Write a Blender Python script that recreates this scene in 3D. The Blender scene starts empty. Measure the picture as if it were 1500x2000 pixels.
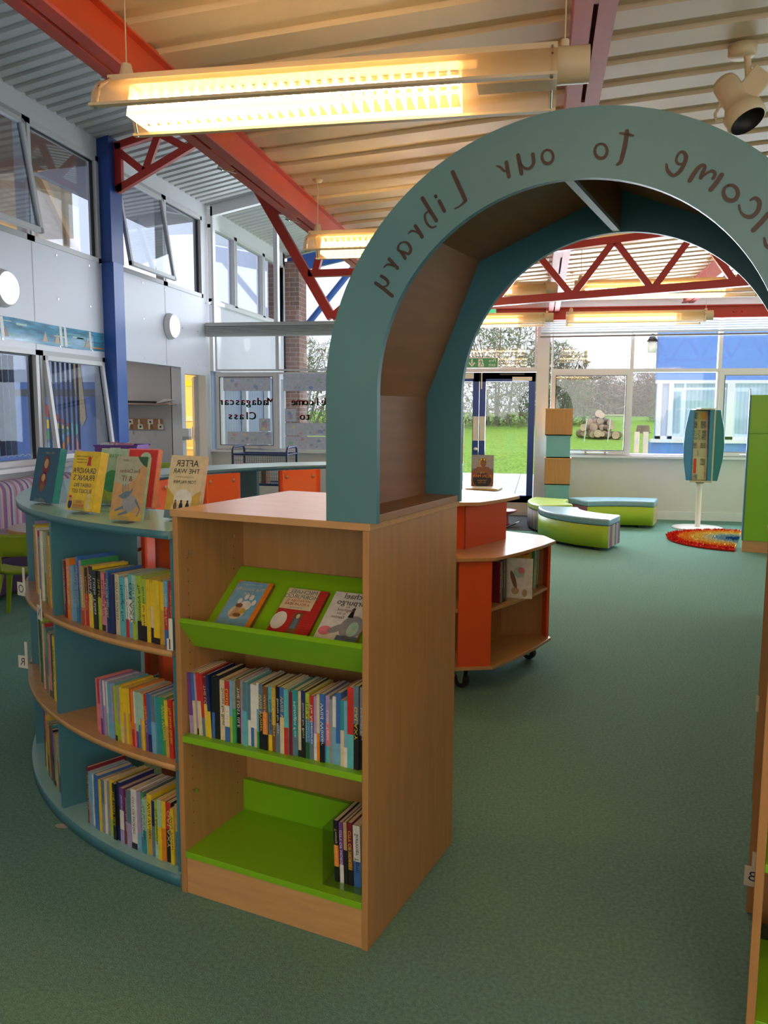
import bpy, bmesh, math, random
from mathutils import Matrix, Vector
PI = math.pi
sin, cos, rad = math.sin, math.cos, math.radians
random.seed(7)
S = bpy.context.scene
COL = S.collection

# ---------------------------------------------------------------- camera
FPX, PITCH, ROLL, YAW, CAMH = 1611.0, .12306, .00527, .18525, 1.43
_c, _s = cos(PITCH), sin(PITCH)
def _rot(v):            # camera-aligned frame (fwd = +Y) -> building frame
    a = YAW
    return Vector((v[0]*cos(a)-v[1]*sin(a), v[0]*sin(a)+v[1]*cos(a), v[2]))
FW = _rot((0, _c, -_s))
_up, _rt = Vector((0, _s, _c)), Vector((1, 0, 0))
RT = _rot(_rt*cos(ROLL)+_up*sin(ROLL))
UP = _rot(-_rt*sin(ROLL)+_up*cos(ROLL))
CP = Vector((0, 0, CAMH))
cd = bpy.data.cameras.new('camera'); cam = bpy.data.objects.new('camera', cd); COL.objects.link(cam)
m = Matrix.Identity(4)
for i in range(3):
    m[i][0], m[i][1], m[i][2], m[i][3] = RT[i], UP[i], -FW[i], CP[i]
cam.matrix_world = m
cd.sensor_fit = 'VERTICAL'; cd.sensor_height = 36; cd.lens = FPX*36/2000; cd.clip_end = 300; cd.clip_start = .02
S.camera = cam
def ray(x, y): return RT*((x-750)/FPX) - UP*((y-1000)/FPX) + FW

# ---------------------------------------------------------------- view, world, daylight
S.view_settings.view_transform = 'Standard'; S.view_settings.look = 'None'
S.view_settings.gamma = 1; S.view_settings.exposure = 0.1; S.view_settings.use_curve_mapping = False
S.cycles.use_denoising = True
try: S.cycles.denoiser = 'OPENIMAGEDENOISE'
except Exception: pass
S.cycles.max_bounces = 8; S.cycles.diffuse_bounces = 4; S.cycles.glossy_bounces = 3
S.cycles.transmission_bounces = 6; S.cycles.transparent_max_bounces = 12
S.cycles.sample_clamp_indirect = 6; S.cycles.caustics_reflective = False; S.cycles.caustics_refractive = False
w = bpy.data.worlds.new('overcast_sky'); S.world = w; w.use_nodes = True
nt = w.node_tree; bg = nt.nodes['Background']
tc = nt.nodes.new('ShaderNodeTexCoord'); nz = nt.nodes.new('ShaderNodeTexNoise'); rp = nt.nodes.new('ShaderNodeValToRGB')
nz.inputs['Scale'].default_value = 1.6; nz.inputs['Detail'].default_value = 4
nt.links.new(tc.outputs['Generated'], nz.inputs['Vector']); nt.links.new(nz.outputs['Fac'], rp.inputs['Fac'])
rp.color_ramp.elements[0].color = (.80, .86, .97, 1); rp.color_ramp.elements[1].color = (.95, .96, 1, 1)
nt.links.new(rp.outputs['Color'], bg.inputs['Color']); bg.inputs['Strength'].default_value = 1.6
def area(name, loc, rot, sx, sy, power, col):
    l = bpy.data.lights.new(name, 'AREA'); l.shape = 'RECTANGLE'; l.size = sx; l.size_y = sy; l.energy = power; l.color = col
    o = bpy.data.objects.new(name, l); o.location = loc; o.rotation_euler = rot; COL.objects.link(o); return o
# unseen fill panels added at the right and rear walls to brighten the room
area('fill_light_right', (6.9, 4.5, 1.9), (0, rad(90), 0), 1.4, 11, 60, (.86, .92, 1))
area('fill_light_rear', (1.0, -3.4, 1.9), (rad(90), 0, 0), 7.5, 1.3, 45, (1, .90, .76))
area('daylight_gable_windows', (1.6, 11.8, 1.75), (rad(-90), 0, 0), 6.5, 1.8, 520, (.86, .93, 1))
area('daylight_gable_clerestory', (-3.1, 11.9, 3.2), (rad(-90), 0, 0), 3.0, 1.6, 45, (.84, .9, 1))
LAMP_E, LAMP_C = 54.0, (1, .70, .36)

# ---------------------------------------------------------------- materials
MATS = {}
def mat(name, col=(.8, .8, .8), rough=.5, metal=0., spec=.5, noise=0., nscale=8., emit=None, estr=0., bump=0., bscale=60., coat=0., stretch=None):
    if name in MATS: return MATS[name]
    m = bpy.data.materials.new(name); m.use_nodes = True; n = m.node_tree; b = n.nodes['Principled BSDF']
    b.inputs['Base Color'].default_value = (*col, 1); b.inputs['Roughness'].default_value = rough
    b.inputs['Metallic'].default_value = metal; b.inputs['Specular IOR Level'].default_value = spec
    if coat: b.inputs['Coat Weight'].default_value = coat
    if emit: b.inputs['Emission Color'].default_value = (*emit, 1); b.inputs['Emission Strength'].default_value = estr
    if noise or bump:
        t = n.nodes.new('ShaderNodeTexCoord'); mp = n.nodes.new('ShaderNodeMapping')
        if stretch: mp.inputs['Scale'].default_value = stretch
        n.links.new(t.outputs['Object'], mp.inputs['Vector'])
    if noise:
        x = n.nodes.new('ShaderNodeTexNoise'); x.inputs['Scale'].default_value = nscale; x.inputs['Detail'].default_value = 6
        r = n.nodes.new('ShaderNodeValToRGB')
        r.color_ramp.elements[0].position = .3; r.color_ramp.elements[1].position = .7
        r.color_ramp.elements[0].color = (*[max(0, c*(1-noise)) for c in col], 1)
        r.color_ramp.elements[1].color = (*[min(1, c*(1+noise)) for c in col], 1)
        n.links.new(mp.outputs['Vector'], x.inputs['Vector']); n.links.new(x.outputs['Fac'], r.inputs['Fac'])
        n.links.new(r.outputs['Color'], b.inputs['Base Color'])
    if bump:
        x = n.nodes.new('ShaderNodeTexNoise'); x.inputs['Scale'].default_value = bscale; x.inputs['Detail'].default_value = 3
        bp = n.nodes.new('ShaderNodeBump'); bp.inputs['Strength'].default_value = bump; bp.inputs['Distance'].default_value = .01
        n.links.new(mp.outputs['Vector'], x.inputs['Vector']); n.links.new(x.outputs['Fac'], bp.inputs['Height'])
        n.links.new(bp.outputs['Normal'], b.inputs['Normal'])
    MATS[name] = m; return m
def bands(name, axis, scale, cols, rough=.5, mode='OBJECT', spec=.5):
    """procedural stripes: repeated constant colour ramp along one object axis"""
    if name in MATS: return MATS[name]
    m = bpy.data.materials.new(name); m.use_nodes = True; n = m.node_tree; b = n.nodes['Principled BSDF']
    b.inputs['Roughness'].default_value = rough; b.inputs['Specular IOR Level'].default_value = spec
    t = n.nodes.new('ShaderNodeTexCoord'); sp = n.nodes.new('ShaderNodeSeparateXYZ')
    n.links.new(t.outputs['Object'], sp.inputs[0])
    src = sp.outputs[axis] if isinstance(axis, int) else None
    if axis == 'angle':
        a = n.nodes.new('ShaderNodeMath'); a.operation = 'ARCTAN2'
        n.links.new(sp.outputs[1], a.inputs[0]); n.links.new(sp.outputs[0], a.inputs[1]); src = a.outputs[0]
    mu = n.nodes.new('ShaderNodeMath'); mu.operation = 'MULTIPLY'; mu.inputs[1].default_value = scale
    fr = n.nodes.new('ShaderNodeMath'); fr.operation = 'FRACT'
    n.links.new(src, mu.inputs[0]); n.links.new(mu.outputs[0], fr.inputs[0])
    r = n.nodes.new('ShaderNodeValToRGB'); r.color_ramp.interpolation = 'CONSTANT'
    k = len(cols)
    while len(r.color_ramp.elements) < k: r.color_ramp.elements.new(.5)
    for i, c in enumerate(cols):
        r.color_ramp.elements[i].position = i/k; r.color_ramp.elements[i].color = (*c, 1)
    n.links.new(fr.outputs[0], r.inputs['Fac']); n.links.new(r.outputs['Color'], b.inputs['Base Color'])
    MATS[name] = m; return m
def glassy(name, tint=(1, 1, 1), refl=1.0, trans=1.0):
    if name in MATS: return MATS[name]
    m = bpy.data.materials.new(name); m.use_nodes = True; n = m.node_tree; n.nodes.clear()
    o = n.nodes.new('ShaderNodeOutputMaterial'); t = n.nodes.new('ShaderNodeBsdfTransparent'); g = n.nodes.new('ShaderNodeBsdfGlossy')
    g.inputs['Roughness'].default_value = .02; t.inputs['Color'].default_value = (*[c*trans for c in tint], 1)
    f = n.nodes.new('ShaderNodeLayerWeight'); f.inputs['Blend'].default_value = .5
    pw = n.nodes.new('ShaderNodeMath'); pw.operation = 'POWER'; pw.inputs[1].default_value = 4
    ma = n.nodes.new('ShaderNodeMath'); ma.operation = 'MULTIPLY_ADD'; ma.inputs[1].default_value = .9; ma.inputs[2].default_value = .045
    mu = n.nodes.new('ShaderNodeMath'); mu.operation = 'MULTIPLY'; mu.inputs[1].default_value = refl; mu.use_clamp = True
    n.links.new(f.outputs['Facing'], pw.inputs[0]); n.links.new(pw.outputs[0], ma.inputs[0])
    mx = n.nodes.new('ShaderNodeMixShader'); n.links.new(ma.outputs[0], mu.inputs[0]); n.links.new(mu.outputs[0], mx.inputs[0])
    n.links.new(t.outputs[0], mx.inputs[1]); n.links.new(g.outputs[0], mx.inputs[2]); n.links.new(mx.outputs[0], o.inputs[0])
    MATS[name] = m; return m
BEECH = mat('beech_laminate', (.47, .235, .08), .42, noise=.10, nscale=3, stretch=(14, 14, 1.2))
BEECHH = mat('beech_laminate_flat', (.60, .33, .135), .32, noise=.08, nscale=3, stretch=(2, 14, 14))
BEECHE = mat('beech_edge', (.62, .33, .12), .45)
TEAL = mat('teal_laminate', (.06, .20, .25), .38, noise=.05, nscale=3)
TEALT = mat('pale_teal_laminate', (.30, .56, .56), .28, noise=.03, nscale=3)
LIME = mat('lime_laminate', (.22, .50, .012), .32)
ORANGE = mat('orange_laminate', (.80, .10, .015), .38)
ORANGE_SHADE = mat('shaded_orange_laminate', (.42, .04, .015), .4)  # orange laminate as it looks in shade, darkened in the colour
REDS = mat('red_steel', (.52, .035, .02), .38, noise=.05, nscale=5)
REDLIT = mat('lit_red_steel', (.66, .075, .012), .4, noise=.05, nscale=5)  # lamp glow on the beam sides put into an orange steel tone
WHITE = mat('white_paint', (.80, .80, .82), .45)
CREAMW = mat('cream_wall_paint', (.72, .70, .66), .6, noise=.03, nscale=2)
PANELW = mat('white_clad_panel', (.80, .81, .88), .35)
GREYW = mat('plain_grey', (.56, .53, .53), .6)  # one even grey, also used on legs, bases and joints
FRAMEW = mat('white_window_frame', (.74, .73, .74), .35)
FRAMEG = mat('grey_window_frame', (.50, .49, .49), .4)
GASK = mat('black_gasket', (.02, .02, .025), .5)
BLUEP = mat('blue_steel', (.035, .12, .45), .3)
NAVY = mat('navy_door_paint', (.02, .065, .30), .35)
BLUEX = mat('bright_blue_render', (.14, .28, .70), .6, noise=.05, nscale=1)
GLASS = glassy('window_glass', (.97, .985, 1), 1.0)
GLASSD = glassy('reflective_window_glass', (.80, .84, .92), 1.5)
ACRYL = glassy('clear_acrylic', (.93, .96, .96), 1.6)
CREAM = mat('cream_metal', (.80, .66, .42), .45)
CREAMP = mat('cream_perforated_metal', (.82, .62, .34), .5, emit=(1, .60, .22), estr=.16)
CHROME = mat('chrome', (.75, .75, .75), .18, metal=1)
BLACK = mat('black_plastic', (.015, .015, .017), .45)
PAPER = mat('book_pages', (.80, .64, .42), .8, noise=.16, nscale=60, stretch=(30, 1, 1))
IVORY = mat('ivory_plastic', (.82, .76, .62), .4)
VINYL = mat('brown_vinyl_lettering', (.045, .022, .018), .45)
def perforated(name, col, hole, estr):
    m = mat(name, col, .5, emit=(1, .60, .22), estr=estr); n = m.node_tree; b = n.nodes['Principled BSDF']; o = n.nodes['Material Output']
    t = n.nodes.new('ShaderNodeBsdfTransparent'); mx = n.nodes.new('ShaderNodeMixShader'); mx.inputs[0].default_value = hole
    tl = n.nodes.new('ShaderNodeBsdfTranslucent'); tl.inputs['Color'].default_value = (*col, 1); m2 = n.nodes.new('ShaderNodeMixShader'); m2.inputs[0].default_value = .25
    n.links.new(b.outputs[0], m2.inputs[1]); n.links.new(tl.outputs[0], m2.inputs[2]); n.links.new(m2.outputs[0], mx.inputs[1]); n.links.new(t.outputs[0], mx.inputs[2]); n.links.new(mx.outputs[0], o.inputs['Surface']); return m
CREAMP = perforated('perforated_cream_wing', (.80, .60, .33), .27, 0.0)
TUBE = mat('fluorescent_tube', (1, .9, .7), .5, emit=LAMP_C, estr=LAMP_E)
LOUV = mat('glowing_louvre', (1, .85, .6), .4, emit=(1, .66, .30), estr=2.2)
BULK = mat('white_bulkhead_light', (1, 1, 1), .4, emit=(1, .97, .92), estr=1.5)

PAL = {}
for k, c in dict(red=(.55, .035, .03), maroon=(.20, .015, .03), orange=(.80, .24, .02), yellow=(.82, .58, .03), cream=(.72, .60, .38),
                 white=(.78, .76, .70), lime=(.40, .55, .05), green=(.05, .35, .12), darkgreen=(.03, .12, .05), teal=(.03, .30, .32),
                 turquoise=(.12, .48, .52), sky=(.18, .42, .62), blue=(.05, .16, .46), navy=(.015, .03, .13), purple=(.17, .06, .28),
                 lilac=(.42, .32, .55), pink=(.78, .22, .26), black=(.015, .015, .018), grey=(.30, .31, .33), brown=(.20, .09, .04),
                 deepblue=(.02, .10, .19), sand=(.55, .33, .14), haze=(.42, .44, .32), tan=(.52, .34, .16), mint=(.40, .62, .48), slate=(.12, .20, .27), gold=(.60, .38, .06)).items():
    PAL[k] = mat('book_'+k, c, .32, noise=.12, nscale=40)
PN = dict(darkgreen='bottle-green', sky='azure')

# ---------------------------------------------------------------- builders
_glyph = {}
def glyph(s):
    if s in _glyph: return _glyph[s]
    cu = bpy.data.curves.new('t', 'FONT'); cu.body = s; cu.align_x = 'CENTER'; cu.align_y = 'CENTER'; cu.size = 1; cu.resolution_u = 3
    o = bpy.data.objects.new('t', cu); COL.objects.link(o)
    dg = bpy.context.evaluated_depsgraph_get(); dg.update()
    me = bpy.data.meshes.new_from_object(o.evaluated_get(dg))
    v = [tuple(p.co) for p in me.vertices]; f = [tuple(p.vertices) for p in me.polygons]
    bpy.data.objects.remove(o); bpy.data.curves.remove(cu); bpy.data.meshes.remove(me)
    _glyph[s] = (v, f); return _glyph[s]
class MB:
    def __init__(s): s.v = []; s.f = []; s.mi = []; s.sm = []; s.mats = []
    def m(s, mt):
        if mt not in s.mats: s.mats.append(mt)
        return s.mats.index(mt)
    def add(s, vs, fs, mt, M=None, smooth=False):
        b = len(s.v)
        for p in vs:
            p = Vector(p)
            if M is not None: p = M @ p
            s.v.append(tuple(p))
        k = s.m(mt)
        for f in fs: s.f.append(tuple(i+b for i in f)); s.mi.append(k); s.sm.append(smooth)
        return s
    def box(s, a, b, mt, M=None):
        x0, y0, z0 = a; x1, y1, z1 = b
        if x0 > x1: x0, x1 = x1, x0
        if y0 > y1: y0, y1 = y1, y0
        if z0 > z1: z0, z1 = z1, z0
        v = [(x0, y0, z0), (x1, y0, z0), (x1, y1, z0), (x0, y1, z0), (x0, y0, z1), (x1, y0, z1), (x1, y1, z1), (x0, y1, z1)]
        return s.add(v, [(0, 3, 2, 1), (4, 5, 6, 7), (0, 1, 5, 4), (1, 2, 6, 5), (2, 3, 7, 6), (3, 0, 4, 7)], mt, M)
    def prism(s, pts, z0, z1, mt, M=None, smooth=False):
        """polygon (ccw) in xy extruded z0..z1"""
        n = len(pts)
        s.add([(x, y, z0) for x, y in pts]+[(x, y, z1) for x, y in pts], [tuple(range(n-1, -1, -1)), tuple(range(n, 2*n))], mt, M)
        b = len(s.v)-2*n; k = s.m(mt)
        for i in range(n):
            j = (i+1) % n; s.f.append((b+i, b+j, b+n+j, b+n+i)); s.mi.append(k); s.sm.append(smooth)
        return s
    def sector(s, cx, cy, r0, r1, a0, a1, z0, z1, mt, n=16, M=None, smooth=True, mts=None):
        """annular sector, angle measured so that 0 looks to -y and grows towards -x"""
        V = []
        for i in range(n+1):
            a = rad(a0+(a1-a0)*i/n); dx, dy = -sin(a), -cos(a)
            V += [(cx+dx*r0, cy+dy*r0, z0), (cx+dx*r1, cy+dy*r1, z0), (cx+dx*r1, cy+dy*r1, z1), (cx+dx*r0, cy+dy*r0, z1)]
        mb, mo, mt_, mi_ = mts or (mt, mt, mt, mt)
        B, O, T, I = [], [], [], []
        for i in range(n):
            p = 4*i; q = p+4
            B.append((p, p+1, q+1, q)); O.append((p+1, p+2, q+2, q+1)); T.append((p+2, p+3, q+3, q+2)); I.append((p+3, p, q, q+3))
        e = 4*n
        s.add(V, B+T+[(0, 3, 2, 1), (e, e+1, e+2, e+3)], mt, M)
        b = len(s.v)-len(V)
        for L, mm in ((O, mo), (I, mi_)):
            k = s.m(mm)
            for f in L: s.f.append(tuple(i+b for i in f)); s.mi.append(k); s.sm.append(smooth)
        return s
    def tube(s, pts, r, mt, n=8, M=None, caps=True, radii=None):
        P = [Vector(p) for p in pts]; V = []; F = []
        prev = None
        for i, p in enumerate(P):
            t = (P[min(i+1, len(P)-1)]-P[max(i-1, 0)]).normalized()
            if prev is None:
                a = t.cross(Vector((0, 0, 1)));
                if a.length < .05: a = t.cross(Vector((1, 0, 0)))
                a.normalize()
            else:
                a = (prev - t*prev.dot(t));
                if a.length < 1e-6: a = t.orthogonal()
                a.normalize()
            prev = a; b = t.cross(a)
            rr = radii[i] if radii else r
            for k in range(n):
                th = 2*PI*k/n; V.append(p+a*cos(th)*rr+b*sin(th)*rr)
        for i in range(len(P)-1):
            for k in range(n):
                F.append((i*n+k, i*n+(k+1) % n, (i+1)*n+(k+1) % n, (i+1)*n+k))
        s.add(V, F, mt, M, True)
        if caps: s.add(V[:n], [tuple(range(n-1, -1, -1))], mt, M); s.add(V[-n:], [tuple(range(n))], mt, M)
        return s
    def lathe(s, prof, mt, n=24, M=None, smooth=True):
        V = []; F = []
        for r, z in prof:
            for k in range(n): th = 2*PI*k/n; V.append((r*cos(th), r*sin(th), z))
        for i in range(len(prof)-1):
            for k in range(n): F.append((i*n+k, i*n+(k+1) % n, (i+1)*n+(k+1) % n, (i+1)*n+k))
        return s.add(V, F, mt, M, smooth)
    def disc(s, r, mt, M=None, n=24, rx=None):
        rx = rx or r
        return s.add([(rx*cos(2*PI*k/n), r*sin(2*PI*k/n), 0) for k in range(n)], [tuple(range(n))], mt, M)
    def bar(s, a, b, w, h, mt, up=(0, 0, 1)):
        """rectangular bar from a to b; w across, h along 'up'"""
        a, b = Vector(a), Vector(b); t = (b-a).normalized(); u = Vector(up); x = t.cross(u).normalized(); u = x.cross(t)
        V = [p+x*(w/2*i)+u*(h/2*j) for p in (a, b) for i, j in ((-1, -1), (1, -1), (1, 1), (-1, 1))]
        return s.add(V, [(0, 3, 2, 1), (4, 5, 6, 7), (0, 1, 5, 4), (1, 2, 6, 5), (2, 3, 7, 6), (3, 0, 4, 7)], mt)
    def text(s, t, size, mt, M, mirror=True, sx=1.0):
        """flat lettering in the xy plane of M, facing +z"""
        v, f = glyph(t); k = -1 if mirror else 1
        vs = [(x*size*sx*k, y*size, 0) for x, y, z in v]
        fs = [tuple(reversed(q)) for q in f] if mirror else f
        return s.add(vs, fs, mt, M)
    def obj(s, name, parent=None, mats=None):
        me = bpy.data.meshes.new(name); me.from_pydata(s.v, [], s.f)
        for mt in s.mats: me.materials.append(mt)
        me.polygons.foreach_set('material_index', s.mi); me.polygons.foreach_set('use_smooth', s.sm); me.update()
        o = bpy.data.objects.new(name, me); COL.objects.link(o)
        if parent is not None: o.parent = parent
        return o
def tag(o, label=None, cat=None, group=None, kind=None):
    if label: o['label'] = label
    if cat: o['category'] = cat
    if group: o['group'] = group
    if kind: o['kind'] = kind
    return o
def thing(name, label, cat, loc=(0, 0, 0), rz=0, group=None, M=None):
    o = bpy.data.objects.new(name, None); o.empty_display_size = .1; COL.objects.link(o)
    if M is not None: o.matrix_world = M
    else: o.location = loc; o.rotation_euler = (0, 0, rz)
    return tag(o, label, cat, group)
def struct(name, mb, parent=None):
    o = mb.obj(name, parent)
    if parent is None: o['kind'] = 'structure'
    return o
def bevel(o, w=.003, seg=2, ang=35):
    b = o.modifiers.new('b', 'BEVEL'); b.width = w; b.segments = seg; b.limit_method = 'ANGLE'; b.angle_limit = rad(ang); return o
def copy_tree(o, parent=None):
    c = o.copy(); COL.objects.link(c)
    if parent is not None: c.parent = parent
    for ch in list(o.children): copy_tree(ch, c)
    return c
T = Matrix.Translation
def Rx(a): return Matrix.Rotation(a, 4, 'X')
def Ry(a): return Matrix.Rotation(a, 4, 'Y')
def Rz(a): return Matrix.Rotation(a, 4, 'Z')
FACE = Rx(PI/2)          # xy plane stood upright, facing -y (towards the viewer), x to the right
ORD = 'zeroth first second third fourth fifth sixth seventh eighth ninth tenth eleventh twelfth thirteenth fourteenth fifteenth sixteenth seventeenth eighteenth nineteenth twentieth'.split()
def ordinal(n):
    if n <= 20: return ORD[n]
    t = {2: 'twenty', 3: 'thirty', 4: 'forty', 5: 'fifty'}[n//10]
    return {2: 'twentieth', 3: 'thirtieth', 4: 'fortieth', 5: 'fiftieth'}[n//10] if n % 10 == 0 else t+'-'+ORD[n % 10]

# furniture frame: the archway and its bookcases are turned 15.2 degrees
FA = rad(-15.2); FO = Vector((-.42, 1.994, 0))
FM = T(FO) @ Rz(FA)
def F(s, d, z=0): return FM @ Vector((s, d, z))

# ================================================================ ROOM SHELL
XL, YB, XR, YF = -4.71, 11.42, 7.0, -3.5
def zlow(x): return 2.855+.075*x
def zhigh(x): return 4.27+.2*(x-XL)
CARPET = mat('green_carpet', (.155, .31, .26), .95, noise=.2, nscale=90, bump=.6, bscale=260, spec=.15)
CARPETD = mat('dark_entrance_matting', (.07, .075, .085), .95, noise=.2, nscale=80, bump=.5, bscale=200, spec=.1)
struct('floor', MB().box((XL-3.2, YF, -.12), (XR, YB+.1, 0), CARPET))
o = struct('trim_1', MB().box((-1.9, 9.95, 0), (.02, YB-.02, .006), CARPETD))

# left wall: lower wall, clad band, head rail, corner post
wl = MB()
wl.box((XL-.12, YF, 0), (XL, 8.45, .86), CREAMW)
wl.box((XL-.12, YF, .86), (XL, 5.6, 1.98), CREAMW)
wl.box((XL-.12, YF, 1.98), (XL, YB, 2.98), PANELW)
wl.box((XL-.12, YF, 2.98), (XL, 5.6, 4.08), PANELW)
wl.box((XL-.12, YF, 4.08), (XL, YB, 4.3), WHITE)
wl.box((XL-.12, 11.2, 2.98), (XL, YB, 4.08), WHITE)
wl.box((XL-.12, 11.33, 0), (XL, YB, 1.98), WHITE)
wl.box((XL-.12, 8.7, 0), (XL, 8.76, 1.98), WHITE)
for y in (7.2, 10.0): wl.box((XL, y-.003, 1.99), (XL+.002, y+.003, 2.97), GREYW)
for y in (6.2, 6.7, 7.6, 8.2, 8.9, 9.4, 10.0, 10.5, 11.0, 11.3):
    for z in (2.04, 2.5, 2.92):
        wl.box((XL, y-.008, z-.008), (XL+.006, y+.008, z+.008), CHROME)
struct('wall_left', wl)
struct('trim_2', MB().box((XL-.02, 5.4, .86), (XL+.16, 8.45, .90), WHITE).box((XL-.01, 5.4, .70), (XL+.015, 8.45, .86), WHITE))
# corridor and classroom behind the left wall
cw = MB(); cw.box((XL-3.2, 10.38, 0), (XL-.12, 10.46, 2.6), GREYW); cw.box((XL-3.2, 8.6, 0), (XL-3.1, 10.4, 2.6), GREYW)
cw.box((XL-3.2, 8.5, 0), (XL-.12, 8.6, 2.6), GREYW); cw.box((XL-3.2, 8.5, 2.4), (XL-.12, 10.4, 2.5), GREYW)
struct('wall_corridor', cw)
YEL = mat('warm_yellow_wall', (.78, .52, .17), .7, noise=.05, nscale=2)
cr = MB(); cr.box((-9, 14.6, 0), (XL-.2, 14.7, 2.6), YEL); cr.box((-9.1, 10.46, 0), (-9, 14.7, 2.6), YEL)
cr.box((XL-.2, 11.5, 0), (XL-.13, 14.7, 2.6), YEL); cr.box((-9, 10.46, 2.5), (XL-.13, 14.7, 2.6), WHITE); cr.box((-9, 10.46, -.1), (XL-.13, 14.7, 0), CARPET)
struct('wall_classroom', cr)
area('corridor_fill_light', (XL-1.3, 9.2, 2.36), (0, 0, 0), .6, .6, 9, (1, .97, .95))  # fill light added to lift the dark corridor
area('classroom_fill_light', (-6.4, 12.9, 2.45), (0, 0, 0), 1.5, 1.5, 110, (1, .86, .62))  # unseen light added to brighten the yellow room
# unseen rear and right walls, window openings made up around the fill lights
rw = MB(); rw.box((XR, YF, 0), (XR+.12, YB, 1.15), CREAMW); rw.box((XR, YF, 2.65), (XR+.12, YB, 3.6), WHITE)
for y in (-3.5, -1.2, 1.1, 3.4, 5.7, 8.0, 10.2, 11.36): rw.box((XR, y, 1.15), (XR+.1, y+.08, 2.65), FRAMEW)
struct('wall_right', rw)
rb = MB(); rb.box((XL-.1, YF-.12, 0), (XR, YF, 1.15), CREAMW); rb.box((XL-.1, YF-.12, 2.6), (XR, YF, 5.6), WHITE)
rb.box((XL-.1, YF-.12, 1.15), (-2.8, YF, 2.6), WHITE); rb.box((4.8, YF-.12, 1.15), (XR, YF, 2.6), WHITE)
struct('wall_rear', rb)

# ceilings: corrugated metal decking with ribs across the room
def decking(name, x0, x1, y0, y1, zf, period, prof, mt, th=.02):
    """ribs run along x; prof = [(fraction, height)] over one period"""
    mb = MB(); V = []; F_ = []; n = int((y1-y0)/period); ys = []
    for i in range(n):
        for fr, h in prof: ys.append((y0+(i+fr)*period, h))
    for y, h in ys: V += [(x0, y, zf(x0)+h), (x1, y, zf(x1)+h)]
    for i in range(len(ys)-1): F_.append((2*i, 2*i+2, 2*i+3, 2*i+1))
    mb.add(V, F_, mt)
    mb.add([(x0, y0, zf(x0)+.12), (x1, y0, zf(x1)+.12), (x1, y1, zf(x1)+.12), (x0, y1, zf(x0)+.12)], [(0, 1, 2, 3)], mt)
    return struct(name, mb)
DECKL = mat('cream_roof_decking', (.72, .585, .39), .42, noise=.04, nscale=2)
DECKH = mat('grey_roof_decking', (.56, .56, .55), .45, noise=.05, nscale=2)
decking('ceiling', -1.5, XR+.1, YF, YB+.12, zlow, .243, [(0, 0), (.60, 0), (.62, .018), (.975, .018)], DECKL)
decking('ceiling_clerestory', XL-.25, -1.42, YF, 15.5, zhigh, .165, [(0, 0), (.55, 0), (.63, .022), (.92, .022)], DECKH)
struct('wall_clerestory', MB().box((-1.52, YF, 2.83), (-1.46, YB, 4.95), WHITE))
# gable wall at the far end
wb = MB()
wb.box((XL, YB, 0), (-1.98, YB+.12, .82), CREAMW); wb.box((.0, YB, 0), (XR, YB+.12, .82), CREAMW)
wb.box((-1.5, YB, 2.66), (XR, YB+.1, 3.5), WHITE)
wb.box((XL, YB, 2.5), (-1.2, YB+.1, 2.62), WHITE)
wb.box((-.065, YB-.05, 0), (.10, YB+.1, 2.7), FRAMEW); wb.box((-2.1, YB-.05, 0), (-1.96, YB+.1, 4.6), FRAMEW)
struct('wall_back', wb)
struct('baseboard_back', MB().box((.1, YB-.02, 0), (XR, YB, .11), WHITE).box((XL, YB-.02, 0), (-2.1, YB, .11), WHITE))
struct('trim_3', MB().box((.1, YB-.09, .815), (XR, YB+.02, .845), WHITE).box((XL, YB-.09, .815), (-2.1, YB+.02, .845), WHITE))
nwin = [0]
def frame_rect(mb, x0, x1, z0, z1, w, y0, y1, mt):
    mb.box((x0, y0, z0), (x0+w, y1, z1), mt); mb.box((x1-w, y0, z0), (x1, y1, z1), mt)
    mb.box((x0+w, y0, z1-w), (x1-w, y1, z1), mt); mb.box((x0+w, y0, z0), (x1-w, y1, z0+w), mt); return mb
def window(parts_fn):
    nwin[0] += 1; o = bpy.data.objects.new('window_%d' % nwin[0], None); COL.objects.link(o); o['kind'] = 'structure'; parts_fn(o); return o
def gable_bay(x0, x1, z0, z1, sash=False, bar=False):
    def fn(o):
        frame_rect(MB(), x0, x1, z0, z1, .024, YB-.02, YB+.06, FRAMEW).obj('window_frame', o)
        a, b, c, d = x0, x1, z0, z1
        if sash:
            frame_rect(MB(), x0+.01, x1-.01, z0+.01, z1-.01, .055, YB-.045, YB+.03, FRAMEW).obj('sash', o)
            g = MB(); frame_rect(g, x0+.062, x1-.062, z0+.062, z1-.062, .008, YB-.047, YB-.03, GASK); g.obj('gasket', o)
            h = MB(); xm = (x0+x1)/2; h.tube([(xm-.25, YB-.09, z0+.03), (xm+.25, YB-.09, z0+.03)], .009, FRAMEW)
            h.box((xm-.05, YB-.1, z0+.015), (xm-.03, YB-.04, z0+.05), CHROME); h.box((xm+.2, YB-.1, z0+.015), (xm+.22, YB-.04, z0+.05), CHROME); h.obj('window_handle', o)
        MB().box((a+.01, YB+.01, c+.01), (b-.01, YB+.016, d-.01), GLASS).obj('glass', o)
    window(fn)
xs = [.13, 1.165, 2.26, 3.33, 4.42, 5.5, 6.6]
for i in range(len(xs)-1):
    gable_bay(xs[i], xs[i+1], .846, 1.962, sash=(i % 2 == 0)); gable_bay(xs[i], xs[i+1], 1.962, 2.66)
gable_bay(-1.94, -.07, 1.985, 2.66)
gable_bay(XL+.09, -3.69, .85, 1.955, sash=True); gable_bay(-3.69, -2.85, .85, 1.955); gable_bay(-2.85, -2.1, .85, 1.955)
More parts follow.
